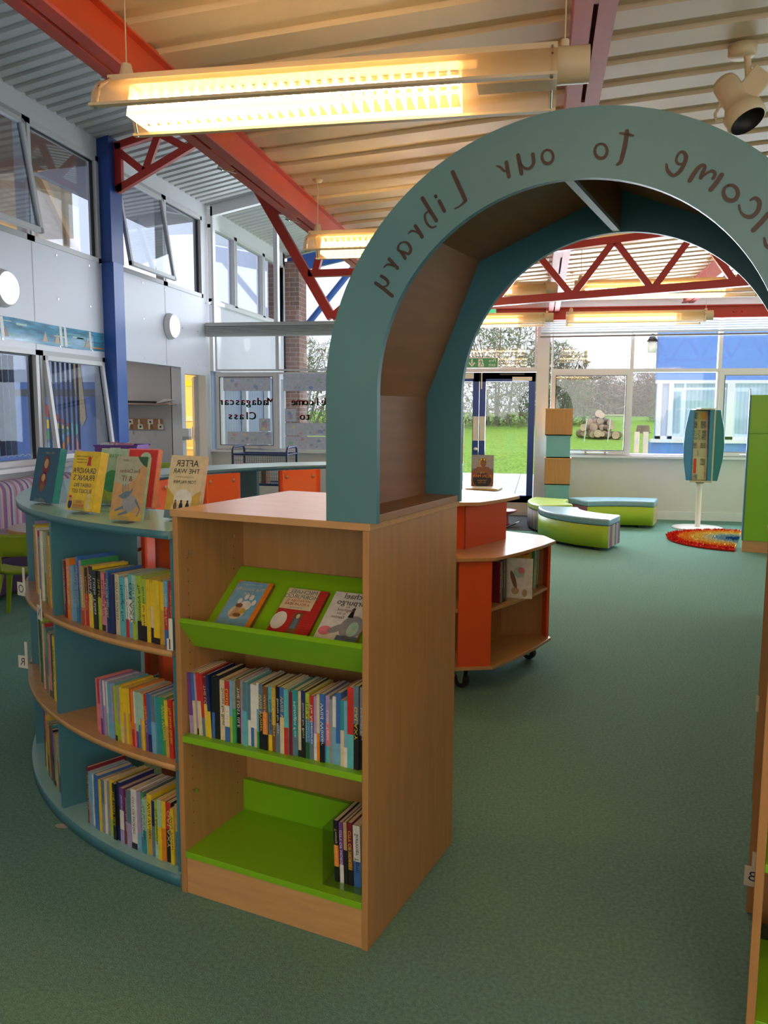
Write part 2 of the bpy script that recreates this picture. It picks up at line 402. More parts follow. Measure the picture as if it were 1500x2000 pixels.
gable_bay(XL+.09, -3.69, 1.975, 2.5); gable_bay(-3.69, -2.1, 1.975, 2.5)
def high_bay(x0, x1, z0):
    def fn(o):
        mb = MB(); t0, t1 = zhigh(x0)-.02, zhigh(x1)-.02
        for a, b, c, d in ((x0, x0+.03, z0, t0), (x1-.03, x1, z0, t1)): mb.box((a, YB-.03, c), (b, YB+.06, d), FRAMEW)
        mb.box((x0, YB-.03, z0-.02), (x1, YB+.06, z0+.03), FRAMEW)
        mb.add([(x0, YB-.03, t0-.13), (x1, YB-.03, t1-.13), (x1, YB-.03, t1+.02), (x0, YB-.03, t0+.02), (x0, YB+.06, t0-.13), (x1, YB+.06, t1-.13), (x1, YB+.06, t1+.02), (x0, YB+.06, t0+.02)],
               [(0, 1, 2, 3), (4, 7, 6, 5), (0, 4, 5, 1), (3, 2, 6, 7)], FRAMEW)
        mb.obj('window_frame', o)
        MB().add([(x0, YB+.01, z0), (x1, YB+.01, z0), (x1, YB+.01, t1-.1), (x0, YB+.01, t0-.1)], [(0, 1, 2, 3)], GLASS).obj('glass', o)
    window(fn)
high_bay(XL+.06, -3.70, 2.62); high_bay(-3.70, -2.6, 2.62); high_bay(-2.6, -1.55, 2.62)
# left wall windows
def side_window(y0, y1, z0, z1, tilt=None, glass=GLASSD):
    def fn(o):
        f = MB()
        for a, b, c, d in ((y0, y0+.05, z0, z1), (y1-.05, y1, z0, z1), (y0, y1, z1-.05, z1), (y0, y1, z0, z0+.05)):
            f.box((XL-.09, a, c), (XL+.012, b, d), FRAMEG if tilt else FRAMEW)
        f.obj('window_frame', o)
        if tilt is None:
            MB().box((XL-.05, y0+.04, z0+.04), (XL-.044, y1-.04, z1-.04), glass).obj('glass', o)
            g = MB()
            for a, b, c, d in ((y0+.05, y0+.062, z0+.05, z1-.05), (y1-.075, y1-.05, z0+.05, z1-.05), (y0+.05, y1-.05, z1-.065, z1-.05)): g.box((XL-.052, a, c), (XL-.03, b, d), GASK)
            g.obj('gasket', o)
        else:
            M = T((XL+.01, (y0+y1)/2, z1-.05)) @ Ry(-tilt); h = z1-z0-.08; w = (y1-y0)/2-.05; s = MB()
            for a, b, c, d in ((-w, -w+.045, -h, 0), (w-.045, w, -h, 0), (-w, w, -.045, 0), (-w, w, -h, -h+.045)):
                s.box((-.02, a, c), (.02, b, d), FRAMEW, M)
            s.obj('sash', o)
            MB().box((-.003, -w+.03, -h+.03), (.003, w-.03, -.03), glass, M).obj('glass', o)
            g = MB(); g.box((-.021, -w+.045, -h+.045), (-.015, -w+.058, -.045), GASK, M); g.box((-.021, w-.058, -h+.045), (-.015, w-.045, -.045), GASK, M)
            g.obj('gasket', o)
    return window(fn)
side_window(5.62, 7.17, 2.98, 4.08, tilt=rad(9)); side_window(7.19, 8.44, 2.98, 4.08)
side_window(8.74, 10.0, 2.98, 4.08, tilt=rad(9)); side_window(10.02, 11.2, 2.98, 4.08)
GLASSL = glassy('dim_window_glass', (.86, .90, .96), .16)
side_window(5.62, 7.22, .90, 1.98, glass=GLASSL); side_window(7.24, 8.44, .90, 1.98, tilt=rad(6), glass=GLASSL)
# blue post on the left wall
pst = MB(); pst.box((XL, 8.46, 0), (XL+.14, 8.68, 3.0), BLUEP); pst.box((XL-.05, 8.44, 3.0), (XL+.14, 8.70, 4.3), NAVY)
struct('trim_4', pst)
# doorway to the yellow classroom, with a reinforced frame
def doorf(o):
    f = MB(); f.box((XL-.13, 10.38, 0), (XL+.02, 10.50, 1.98), WHITE); f.box((XL-.13, 11.2, 0), (XL+.02, 11.34, 1.98), WHITE); f.box((XL-.13, 10.5, 1.9), (XL+.02, 11.2, 1.98), WHITE)
    f.obj('door_frame', o)
d1 = bpy.data.objects.new('door_1', None); COL.objects.link(d1); d1['kind'] = 'structure'; doorf(d1)
lf = MB(); M = T((XL-.1, 11.18, 0)) @ Rz(rad(-64)); lf.box((-.78, -.045, .01), (0, 0, 1.89), FRAMEG, M); lf.obj('door_leaf', d1)
hd = MB(); hd.box((-.02, -.06, .98), (-.005, -.045, 1.16), CHROME, M); hd.box((-.74, -.06, .98), (-.70, -.045, 1.16), CHROME, M); hd.obj('door_handle', d1)
# navy double exit doors
d2 = bpy.data.objects.new('door_2', None); COL.objects.link(d2); d2['kind'] = 'structure'
fr = MB(); fr.box((-1.96, YB-.04, 0), (-1.86, YB+.06, 1.99), FRAMEW); fr.box((-1.96, YB-.05, 1.945), (-.065, YB+.06, 1.99), FRAMEW); fr.box((-1.96, YB-.05, 0), (-.065, YB+.06, .05), FRAMEG); fr.obj('door_frame', d2)
def leaf(x0, x1):
    lf = MB(); frame_rect(lf, x0, x1, .18, 1.94, .085, YB-.03, YB+.02, NAVY); lf.box((x0, YB-.03, .18), (x1, YB+.02, .275), NAVY); lf.box((x0, YB-.03, 1.82), (x1, YB+.02, 1.94), NAVY)
    o = lf.obj('door_leaf', d2)
    k = MB(); k.box((x0, YB-.035, .05), (x1, YB+.02, .18), mat('cream_kick_board', (.62, .58, .52), .5)); k.obj('kick_board', d2)
    MB().box((x0+.08, YB-.008, .27), (x1-.08, YB-.002, 1.83), GLASS).obj('glass', d2)
    return o
leaf(-.82, -.075); leaf(-1.85, -.825)
pl = MB(); pl.box((-.90, YB-.045, 1.02), (-.83, YB-.03, 1.35), IVORY); pl.box((-.81, YB-.045, 1.02), (-.735, YB-.03, 1.35), IVORY); pl.obj('push_plate', d2)
cl = MB(); cl.box((-.38, YB-.09, 1.83), (-.12, YB-.03, 1.88), IVORY); cl.box((-.55, YB-.10, 1.905), (-.22, YB-.08, 1.925), BLACK); cl.box((-.80, YB-.06, 1.72), (-.785, YB-.03, 1.96), IVORY); cl.obj('door_closer', d2)
MB().box((-1.9, YB-.09, 1.86), (-.9, YB-.03, 1.93), IVORY).obj('door_closer', d2)
kn = MB(); kn.lathe([(.0, 0), (.03, 0), (.03, .02), (0, .02)], CHROME, 16, T((-.86, YB-.03, .90)) @ FACE); kn.obj('door_lock', d2)
# window blinds
BLS = mat('blind_slats', (.70, .72, .76), .4)
bl = thing('venetian_blind', 'long white venetian blind half raised above the right-hand windows', 'blind', (.0, YB-.16, 2.4))
s = MB()
for i in range(8):
    z = .04+.03*i; s.bar((-.02, 0, z), (6.6, 0, z+.035), .032, .002, BLS, up=(0, 1.1, 1))
s.obj('slats', bl)
b = MB(); b.bar((-.03, 0, -.005), (6.6, 0, .03), .03, .022, mat('blind_bottom_rail', (.22, .20, .20), .5)); b.obj('bottom_rail', bl)
b = MB(); b.box((-.03, -.03, .24), (6.6, .03, .29), WHITE); b.obj('headrail', bl)
bl = thing('venetian_blind', 'fully raised grey venetian blind bunched under its headrail at the class windows', 'blind', (XL+.02, YB-.14, 2.45))
MB().box((0, -.06, .14), (3.0, .05, .19), mat('blind_headrail_grey', (.52, .52, .50), .4)).obj('headrail', bl)
s = MB()
for i in range(7): s.box((0, -.04, .025+.016*i), (3.0, .03, .033+.016*i), mat('stacked_slats', (.56, .56, .54), .4))
s.obj('slats', bl); MB().box((0, -.045, 0), (3.0, .035, .02), mat('blind_headrail_grey')).obj('bottom_rail', bl)

# ================================================================ STEELWORK
def rbeam(name, x0, x1, y0, y1, zb, zt, mt, side=None):
    mb = MB(); xm = (x0+x1)/2; g = .008; zb2 = zb+.012
    for a, b in ((x0, xm-g), (xm+g, x1)):
        mb.box((a, y0, zb), (b, y1, zb2), mt)
    mb.box((x0, y0, zt-.012), (x1, y1, zt), side or mt)
    w = .018 if side is None else .03
    mb.box((x0+w, y0, zb2), (x0+w+.01, y1, zt-.012), side or mt); mb.box((x1-w-.01, y0, zb2), (x1-w, y1, zt-.012), side or mt)
    for y in [y0+.6+1.1*i for i in range(int((y1-y0-.6)/1.1))]: mb.box((xm-g-.001, y, zb+.003), (xm+g+.001, y+.25, zb2), side or mt)
    return mb.obj(name)
PINKS = mat('red_steel_underside', (.56, .10, .09), .45, noise=.05, nscale=6)
o = rbeam('roof_beam', -1.555, -1.44, YF, 11.2, 2.595, 2.752, PINKS, REDLIT)
tag(o, 'large red double-channel roof beam between grey clerestory decking and cream ceiling', 'beam', 'red roof beams running the length of the room')
c = MB()
for y in (2.9, 4.0, 5.1, 6.2, 7.3, 8.4): c.bar((-1.56, y, 2.60), (-1.50, y+.02, 2.585), .012, .012, CHROME); c.tube([(-1.56, y, 2.6), (-1.585, y, 2.61)], .012, CHROME)
c.obj('beam_clip', o)
o = rbeam('roof_beam', .07, .205, YF, 11.2, 2.70, 2.865, PINKS)
tag(o, 'pale red double-channel roof beam passing directly over the archway', 'beam', 'red roof beams running the length of the room')
o = rbeam('roof_beam', 1.72, 1.86, YF, 11.2, 2.79, 2.985, PINKS)
tag(o, 'red roof beam meeting the end beam above the long blind, right of the archway', 'beam', 'red roof beams running the length of the room')
eb = MB(); eb.box((-1.45, 11.13, 2.60), (XR, 11.27, 2.615), REDS); eb.box((-1.45, 11.13, 2.745), (XR, 11.27, 2.76), REDS); eb.box((-1.45, 11.19, 2.615), (XR, 11.21, 2.745), REDS)
for x in (-.55, -.45, 1.0, 1.1, 2.35, 2.45): eb.lathe([(0, 0), (.014, 0), (.014, .012), (0, .012)], REDS, 8, T((x, 11.19, 2.68)) @ FACE)
o = eb.obj('end_beam'); tag(o, 'red steel I-beam running across above the far windows', 'beam')
# lattice truss crossing the room
tr = thing('lattice_truss', 'red lattice truss crossing the ceiling, seen through the archway', 'truss', (0, 6.2, 2.2))
def P2(x, z): return (x, 0, z-2.2)
ch = MB(); ch.bar(P2(-1.57, 2.14), P2(3.4, 2.44), .07, .055, REDS); ch.obj('bottom_chord', tr)
ch = MB(); ch.bar(P2(-1.15, 2.455), P2(3.4, 2.93), .07, .05, REDS); ch.obj('top_chord', tr)
for k in range(9):
    xb = -.9+.55*k; xt = xb+.28
    for a, b in ((P2(xb, 2.14+.06*(xb+1.57)), P2(xt, 2.455+.104*(xt+1.15))), (P2(xt, 2.455+.104*(xt+1.15)), P2(xb+.55, 2.14+.06*(xb+2.12)))):
        q = MB(); q.bar(a, b, .045, .035, REDS, up=(0, 1, 0)); q.obj('web_member', tr)
q = MB(); q.bar(P2(-1.57, 2.12), P2(-3.05, 4.6), .07, .06, REDS, up=(0, 1, 0)); q.obj('raking_leg', tr)
q = MB(); q.bar(P2(-1.57, 2.12), P2(-1.15, 2.46), .06, .05, REDS, up=(0, 1, 0)); q.obj('web_member', tr)
q = MB(); q.bar(P2(-1.75, 2.45), P2(-1.15, 2.455), .06, .05, REDS); q.obj('tie_bar', tr)
q = MB(); q.bar(P2(-1.70, 2.45), P2(-1.66, 2.6), .05, .05, REDS, up=(0, 1, 0)); q.obj('bracket_plate', tr)
q = MB(); q.bar(P2(-2.08, 2.93), P2(-1.88, 2.91), .05, .05, REDS); q.obj('bracket_plate', tr)
# bracket on the blue post
br = thing('wall_bracket', 'small triangular red lattice bracket fixed to the blue wall post', 'bracket', (XL+.15, 8.58, 3.75))
for a, b, n_ in (((0.03, 0, 0), (.03, 0, .50), 'upright'), ((0, 0, .02), (1.75, 0, .86), 'bottom_chord'), ((0, 0, .47), (1.72, 0, .90), 'top_chord'), ((.03, 0, .42), (.33, 0, .19), 'web_member'), ((.33, 0, .19), (.50, 0, .58), 'web_member'), ((.50, 0, .58), (.80, 0, .42), 'web_member')):
    q = MB(); q.bar(a, b, .075, .06 if 'web' not in n_ else .045, REDS, up=(0, 1, 0)); q.obj(n_, br)

# ================================================================ LAMPS
def make_lamp(name, label, x0, y, L=1.38, z=2.38, lit=(.06, .80), zc=None, flip=False):
    t = thing(name, label, 'ceiling lamp', (x0, y, z), group='suspended twin-wing fluorescent lamps')
    # wings: curved perforated reflectors either side of the tube (open between them at the bottom)
    def wing(sg):
        V = []; n = 7; pts = []
        for i in range(n+1):
            a = rad(12+72*i/n); pts.append((sg*(.035+.105*sin(a)), -.055+.115*cos(a)))
        mb = MB()
        for th in (0,):
            V = [(x, yy+sg*th, zz) for x in (0, L) for yy, zz in pts]
            k = len(pts); mb.add(V, [(i, i+1, k+i+1, k+i) for i in range(k-1)], CREAMP, smooth=True)
        ys, zs = pts[-1]; mb.box((0, ys-.012, zs-.004), (L, ys+.012, zs+.004), CREAM)
        return mb
    wing(-1).obj('reflector_wing', t); wing(1).obj('reflector_wing', t)
    a0, a1 = lit[0]*L, lit[1]*L
    b = MB(); b.box((0, -.032, .052), (L, .032, .085), CREAM); b.box((a1+.05, -.04, -.02), (L, .04, .055), CREAM); b.obj('spine', t)
    b = MB(); b.tube([(a0, 0, .01), (a1, 0, .01)], .013, TUBE, 10); b.obj('fluorescent_tube', t)
    lv = MB(); n = int((a1-a0)/.034)
    for i in range(n+1):
        x = a0+i*(a1-a0)/n; lv.add([(x, -.075, -.055), (x, .075, -.055), (x, .045, .045), (x, -.045, .045)], [(0, 1, 2, 3)], LOUV)
    for sg in (-1, 1): lv.add([(a0, sg*.076, -.056), (a1, sg*.076, -.056), (a1, sg*.070, -.04), (a0, sg*.070, -.04)], [(0, 1, 2, 3)], LOUV)
    lv.obj('louvre', t)
    for x in (.015, L-.015):
        r = MB(); r.tube([(x, -.135, -.05), (x, -.11, .02), (x, -.05, .065), (x, .05, .065), (x, .11, .02), (x, .135, -.05)], .005, CHROME, 6); r.obj('end_rim', t)
    e = MB(); e.tube([(L, 0, .03), (L+.09, 0, .03)], .05, CREAM, 20); e.tube([(L+.02, 0, .08), (L+.02, 0, .10)], .012, CREAM); e.obj('end_cap', t)
    e = MB(); e.tube([(.05, 0, .085), (.05, 0, .125)], .022, CREAM, 12, radii=[.024, .015]); e.obj('wire_grip', t)
    for x in (.05, L+.02):
        q = MB(); zt = zlow(x0+x)-z; q.tube([(x, 0, .09), (x, 0, zt)], .0022, CREAM, 5); q.lathe([(0, zt), (.03, zt), (.022, zt-.015), (0, zt-.018)], CREAM, 12, T((x, 0, 0))); q.obj('hanging_wire', t)
    return t
make_lamp('suspended_lamp', 'large lit fluorescent lamp with louvres hanging nearest the camera, top left', -1.36, 2.55)
make_lamp('suspended_lamp', 'lit lamp half hidden behind the left shoulder of the archway', -1.36, 4.84)
make_lamp('suspended_lamp', 'lamp whose blank end and cap show behind the truss at left', -1.36, 6.95)
make_lamp('suspended_lamp', 'lamp over the navy exit doors, mostly hidden by the arch', -1.36, 9.1)
make_lamp('suspended_lamp', 'lit lamp glowing behind the truss diagonals, right of the pale beam', .24, 6.95, L=1.42)
make_lamp('suspended_lamp', 'lit lamp hanging level in front of the long white blind', .24, 9.1, L=1.38)
make_lamp('suspended_lamp', 'added unseen lamp behind the camera over the left of the floor', -1.36, .35)  # unseen lamps from here on are added to brighten the foreground
make_lamp('suspended_lamp', 'added unseen lamp behind the camera over the right of the floor', .24, .35)
make_lamp('suspended_lamp', 'added unseen rearmost lamp on the left, well behind the camera', -1.36, -1.85)  # rear pair added so warm light reaches the front faces
make_lamp('suspended_lamp', 'added unseen rearmost lamp on the right, well behind the camera', .24, -1.85)
make_lamp('suspended_lamp', 'added far right lamp over the aisle shelving, outside the frame', 2.0, 3.0)  # added for overall brightness, never in view

# ================================================================ OUTSIDE
GRASS = mat('lawn_grass', (.30, .50, .09), .9, noise=.3, nscale=14, bump=.5, bscale=90, spec=.1)
PAVE = mat('paving', (.90, .86, .86), .8, noise=.12, nscale=3)
def gz(y): return -.06 if y < 19.3 else min(1.25, -.06+1.26*((y-19.3)/12.7)**.55)
g = MB(); V = []; F_ = []
xsn = [-30+4*i for i in range(20)]; ysn = [15.0, 19.3]+[20+1.2*i for i in range(26)]+[60, 90]
for y in ysn:
    for x in xsn: V.append((x, y, gz(y)+(.04*sin(x*.7+y) if y > 19.5 else 0)))
nx = len(xsn)
for j in range(len(ysn)-1):
    for i in range(nx-1): F_.append((j*nx+i, j*nx+i+1, (j+1)*nx+i+1, (j+1)*nx+i))
g.add(V, F_, GRASS, smooth=True); g.add([(-9.0, 11.5, -.07), (12, 11.5, -.07), (12, 15.6, -.07), (-9.0, 15.6, -.07)], [(0, 1, 2, 3)], GRASS)
o = g.obj('lawn'); tag(o, kind='structure')
pv = MB()
for i in range(7):
    for j in range(9): pv.box((-2.8+.6*i, 11.6+.86*j, -.05), (-2.21+.6*i, 12.45+.86*j, -.02), PAVE)
tag(pv.obj('path'), kind='structure')
# dark earth under the hedges
# bare shrubs and hedge: thousands of thin twigs
def twigs(n, rx, ry, rz, cols, seed, ln=(.12, .5), wd=.012, up=.6, leaf=0.0):
    r = random.Random(seed); mb = MB(); buck = {c: ([], []) for c in cols}
    for _ in range(n):
        th = r.uniform(0, 2*PI); q = r.random()**.45; ph = r.uniform(0, PI/2)
        p = Vector((rx*q*cos(th)*cos(ph*.9), ry*q*sin(th)*cos(ph*.9), rz*(q*sin(ph))+.02))
        d = Vector((r.gauss(0, 1)+p.x*.35/rx, r.gauss(0, .6), r.gauss(up, .8))).normalized()*r.uniform(*ln)
        s = d.cross(Vector((r.gauss(0, 1), r.gauss(0, 1), r.gauss(0, 1)))).normalized()*wd*r.uniform(.6, 1.6)
        c = cols[min(len(cols)-1, int(r.random()*len(cols)))]
        if leaf and r.random() < leaf: s *= 4; d *= .4
        b = buck[c]; k = len(b[0]); b[0].extend([p-s, p+s, p+d]); b[1].append((k, k+1, k+2))
    for c in cols: mb.add(*buck[c], c)
    return mb
TW = [mat('twig_grey', (.30, .27, .22), .9), mat('twig_olive', (.27, .29, .16), .9), mat('twig_brown', (.26, .19, .14), .9), mat('twig_green', (.17, .26, .10), .9)]
TW2 = [mat('twig_mauve', (.42, .25, .21), .9), mat('twig_pale', (.46, .33, .26), .9), TW[2], TW[0]]
sh = [(-4.3, 27, 2.6, 3.3, 0, 'tall grey bare shrub seen through the left exit door'), (-1.35, 27.5, 2.0, 4.3, 0, 'tallest bare shrub rising behind the exit sign'), (.35, 28.5, 1.6, 2.8, 0, 'bare greenish shrub behind the blue door frame edge'),
      (2.0, 33, 2.0, 1.7, 1, 'mauve bare bush behind the log pile'), (4.3, 33.5, 1.8, 1.8, 1, 'pale brown bare bush at right of the log pile'), (5.1, 30, 1.5, 2.3, 0, 'rounded olive bush beside the blue building'), (-8.5, 28, 3.2, 3.0, 0, 'bare hedge shrub beyond the class window letters'), (-12.5, 27, 3.0, 2.6, 0, 'low bare hedge far left of the lawn')]
for i, (x, y, rx, rz, k, lab) in enumerate(sh):
    t = thing('bare_shrub', lab, 'shrub', (x, y, min(gz(y), 1.35)-.1), group='bare shrubs along the lawn edge')
    twigs(4200, rx, 1.2, rz, TW2 if k else TW, 40+i, ln=(.15, .6), wd=.011, leaf=.12).obj('twigs', t)
    b = MB(); r = random.Random(i)
    for j in range(9):
        a = r.uniform(-.9, .9); b.tube([(a*rx*.3, 0, 0), (a*rx*.55, r.uniform(-.4, .4), rz*.5), (a*rx*.9+r.uniform(-.2, .2), 0, rz*r.uniform(.75, 1.1))], .03, TW[0], 5, radii=[.05, .03, .006])
    b.obj('stems', t)
# pile of sawn logs with poles and tape
LOGE = mat('sawn_log_end', (.72, .50, .34), .8, noise=.1, nscale=9); BARK = mat('log_bark', (.24, .17, .11), .9, noise=.25, nscale=12)
r = random.Random(5)
spots = []
for row, (n, z, x0) in enumerate(((9, .12, 1.16), (7, .30, 1.27), (5, .47, 1.42), (2, .63, 1.62))):
    for i in range(n): spots.append((x0+.118*i+r.uniform(-.03, .03), 24+r.uniform(-.25, .15)+row*.15, z+r.uniform(-.02, .04)))
names = ['lowest', 'second', 'third', 'topmost']
cnt = {}
for x, y, z in spots:
    rr = r.uniform(.065, .115); ln = r.uniform(.25, .5); row = 0 if z < .2 else 1 if z < .4 else 2 if z < .58 else 3
    cnt[row] = cnt.get(row, 0)+1
    lab = '%s log from the left in the %s layer of the log pile' % (ORD[cnt[row]], names[row])
    t = thing('sawn_log', lab, 'log', (x, y, gz(24)+z), group='sawn logs piled on the lawn')
    t.rotation_euler = (r.uniform(-.25, .25), r.uniform(0, 3), r.uniform(-.5, .5))
    b = MB(); b.tube([(0, -ln/2, 0), (0, ln/2, 0)], rr, BARK, 12); b.obj('bark', t)
    b = MB(); b.disc(rr*.97, LOGE, T((0, -ln/2-.002, 0)) @ FACE, 12); b.obj('cut_face', t)
for x, y, h, lab in ((1.2, 23.2, .62, 'white marker pole at left front of the log pile'), (1.83, 23.3, .62, 'white marker pole in front of the middle of the logs'), (1.6, 25.2, .62, 'white pole holding tape behind the logs, left'), (2.38, 25.2, .75, 'leaning white pole holding tape, right end')):
    p = MB(); p.tube([(0, 0, 0), (.05, 0, h)], .014, WHITE, 6); o = p.obj('marker_pole'); o.location = (x, y, gz(y)); tag(o, lab, 'pole', 'white poles round the log pile')
b = MB(); b.bar((1.64, 25.2, gz(25.2)+.55), (2.42, 25.2, gz(25.2)+.55), .004, .03, bands('yellow_hazard_tape', 0, 9, [(.8, .75, .1), (.7, .72, .65)])); tag(b.obj('hazard_tape'), 'yellow hazard tape strung between two poles behind the log pile', 'tape')
st = thing('tree_stump', 'broad sawn tree stump on the grass right of the log pile', 'stump', (3.0, 25.5, gz(25.5)-.05)); b = MB(); b.lathe([(.30, 0), (.20, .1), (.17, .28), (0, .28)], BARK, 16); b.obj('trunk', st); b = MB(); b.disc(.17, LOGE, T((0, 0, .285)), 16); b.obj('cut_face', st)
for x, lab in ((1.60, 'pale wooden post just outside, left of the window mullion'), (1.74, 'pale wooden post just outside, right of the window mullion')):
    b = MB(); b.box((-.04, -.04, 0), (.04, .04, 1.15), mat('pale_timber', (.70, .56, .42), .7)); b.box((-.015, -.045, .95), (.015, -.04, 1.05), GREYW); o = b.obj('wooden_post'); o.location = (x, 14.4, -.06); tag(o, lab, 'post', 'pair of wooden posts outside')
b = MB(); b.tube([(0, 0, 0), (0, 0, 4.2)], .07, TW[0], 8); b.tube([(0, 0, 3.2), (0, 0, 4.25)], .09, TW[0], 8); o = b.obj('telegraph_pole'); o.location = (2.6, 52, 1.2); o.scale = (1, 1, .92); tag(o, 'distant telegraph pole standing against the white sky', 'pole')
hb = thing('distant_house', 'long low distant house with mauve roof behind bare bushes', 'house', (7.0, 60, 1.2))
MB().box((-5, 0, -.3), (5, 3, 1.15), mat('far_render', (.55, .46, .42), .9)).obj('wall', hb); b = MB(); b.add([(-5.4, -.3, 1.15), (5.4, -.3, 1.15), (5, 2, 2.1), (-5, 2, 2.1)], [(0, 1, 2, 3)], mat('far_roof', (.34, .24, .24), .9)); b.obj('roof', hb)
for i in range(5):
    b = MB(); b.box((-4+1.9*i, -.02, .3), (-3.1+1.9*i, .02, .9), mat('far_window', (.30, .32, .36), .4)); b.obj('window', hb)
# blue building across the yard
CURT = bands('pale_blue_curtain', 0, 7, [(.45, .60, .70), (.52, .67, .76), (.40, .55, .66), (.50, .65, .74)], .7)
bb = thing('blue_building', 'bright blue building with white window frames outside the right-hand windows', 'building', (2.05, 16, -.06))
b = MB(); b.box((0, 0, 0), (9, .5, .92), BLUEX); b.box((.05, 0, 2.05), (9, .3, 4.2), BLUEX); b.box((.1, .12, .92), (9, .5, 2.05), BLUEX); b.obj('wall', bb)
wf = MB(); wf.box((-.03, -.08, .92), (9, .12, .985), WHITE); wf.box((.03, -.02, 2.0), (9, .1, 2.06), WHITE)
for x0, x1 in ((.06, .14), (.26, .345), (1.27, 1.40), (2.3, 2.42), (3.4, 3.5), (4.4, 4.5)): wf.box((x0, -.02, .98), (x1, .1, 2.0), WHITE)
wf.box((.06, -.02, .98), (4.5, .1, 1.04), WHITE); wf.obj('window_frame', bb)
MB().box((.14, .03, 1.04), (.26, .05, 2.0), mat('lilac_panel', (.50, .52, .64), .5)).obj('side_panel', bb)
for x0, x1 in ((.345, 1.27), (1.40, 2.3), (2.42, 3.4), (3.5, 4.4)):
    MB().box((x0, .06, 1.04), (x1, .08, 2.0), CURT).obj('curtain', bb); MB().box((x0, .02, 1.04), (x1, .025, 2.0), GLASS).obj('window_pane', bb)
b = MB(); b.lathe([(0, .0), (.07, .0), (.09, .1), (.07, .2), (.0, .24)], IVORY, 12, T((-.08, -.1, 2.55))); b.lathe([(0, .26), (.1, .2), (.02, .34)], BLACK, 12, T((-.08, -.1, 2.55))); b.obj('wall_lantern', bb)
# outside continuation of the clad wall with windows, brick pier, blue fascia and brace
xw = thing('outside_wall', 'white clad outside wall with high windows seen through the far left glazing', 'wall section', (XL, YB+.13, 0))
b = MB(); L = 3.5; b.box((-.12, 0, 1.98), (0, L, 2.94), PANELW); b.box((-.12, 0, 4.06), (0, L, 4.4), WHITE); b.box((-.03, 0, 2.93), (.06, L, 2.98), WHITE); b.box((-.12, 0, 0), (0, L, .5), BLUEX); b.box((-.12, L-.1, 0), (0, L, 4.4), WHITE); b.obj('cladding', xw)
for a, c in ((0, .95), (.97, 2.28), (2.30, 3.45)):
    b = MB()
    for p, q, u, v in ((a, a+.05, 2.98, 4.06), (c-.05, c, 2.98, 4.06), (a, c, 4.01, 4.06), (a, c, 2.98, 3.02)): b.box((-.08, p, u), (.01, q, v), FRAMEW)
    b.obj('window_frame', xw); MB().box((-.05, a+.04, 3.0), (-.045, c-.04, 4.03), GLASSD).obj('window_pane', xw)
VB = bands('grey_vertical_blind', 1, 9, [(.26, .32, .44), (.34, .41, .54), (.18, .23, .33), (.30, .36, .48)], .6)
MB().box((-.09, 0, .5), (-.07, L, 1.98), VB).obj('vertical_blind', xw)
b = MB()
for y in (.25, 1.3, 2.4): b.box((-.06, y, .5), (.02, y+.1, 1.98), WHITE)
b.obj('window_mullion', xw)
BR = bpy.data.materials.new('red_brick'); BR.use_nodes = True; n = BR.node_tree; bs = n.nodes['Principled BSDF']; bt = n.nodes.new('ShaderNodeTexBrick'); tcn = n.nodes.new('ShaderNodeTexCoord'); mp = n.nodes.new('ShaderNodeMapping'); cx = n.nodes.new('ShaderNodeCombineXYZ'); sx = n.nodes.new('ShaderNodeSeparateXYZ'); ad = n.nodes.new('ShaderNodeMath')
n.links.new(tcn.outputs['Object'], sx.inputs[0]); n.links.new(sx.outputs[0], ad.inputs[0]); n.links.new(sx.outputs[1], ad.inputs[1]); n.links.new(ad.outputs[0], cx.inputs[0]); n.links.new(sx.outputs[2], cx.inputs[1]); n.links.new(cx.outputs[0], bt.inputs['Vector'])
bt.inputs['Scale'].default_value = 1; bt.inputs['Brick Width'].default_value = .225; bt.inputs['Row Height'].default_value = .085; bt.inputs['Mortar Size'].default_value = .006
bt.inputs['Color1'].default_value = (.34, .17, .13, 1); bt.inputs['Color2'].default_value = (.22, .13, .11, 1); bt.inputs['Mortar'].default_value = (.40, .34, .31, 1); n.links.new(bt.outputs['Color'], bs.inputs['Base Color']); bs.inputs['Roughness'].default_value = .9
b = MB(); b.box((-.3, 0, 0), (.29, .5, 4.2), BR); o = b.obj('brick_pier'); o.location = (XL-.03, 15.08, -.06); tag(o, 'red brick pier outside at the end of the white clad wall', 'pier')
b = MB(); b.add([(0, 0, 4.22), (3.6, 0, 4.94), (3.6, 0, 4.66), (0, 0, 3.94), (0, .1, 4.22), (3.6, .1, 4.94), (3.6, .1, 4.66), (0, .1, 3.94)], [(0, 3, 2, 1), (4, 5, 6, 7), (0, 1, 5, 4), (3, 7, 6, 2)], BLUEP)
o = b.obj('roof_fascia'); o.location = (XL, 15.2, 0); tag(o, 'blue sloping roof-edge beam outside above the brick pier', 'fascia')
b = MB(); b.tube([(-4.5, 15.65, 3.0), (-3.2, 15.65, 4.5)], .06, BLUEP, 10); tag(b.obj('steel_brace'), 'slanting blue tubular brace outside against the white sky', 'brace')
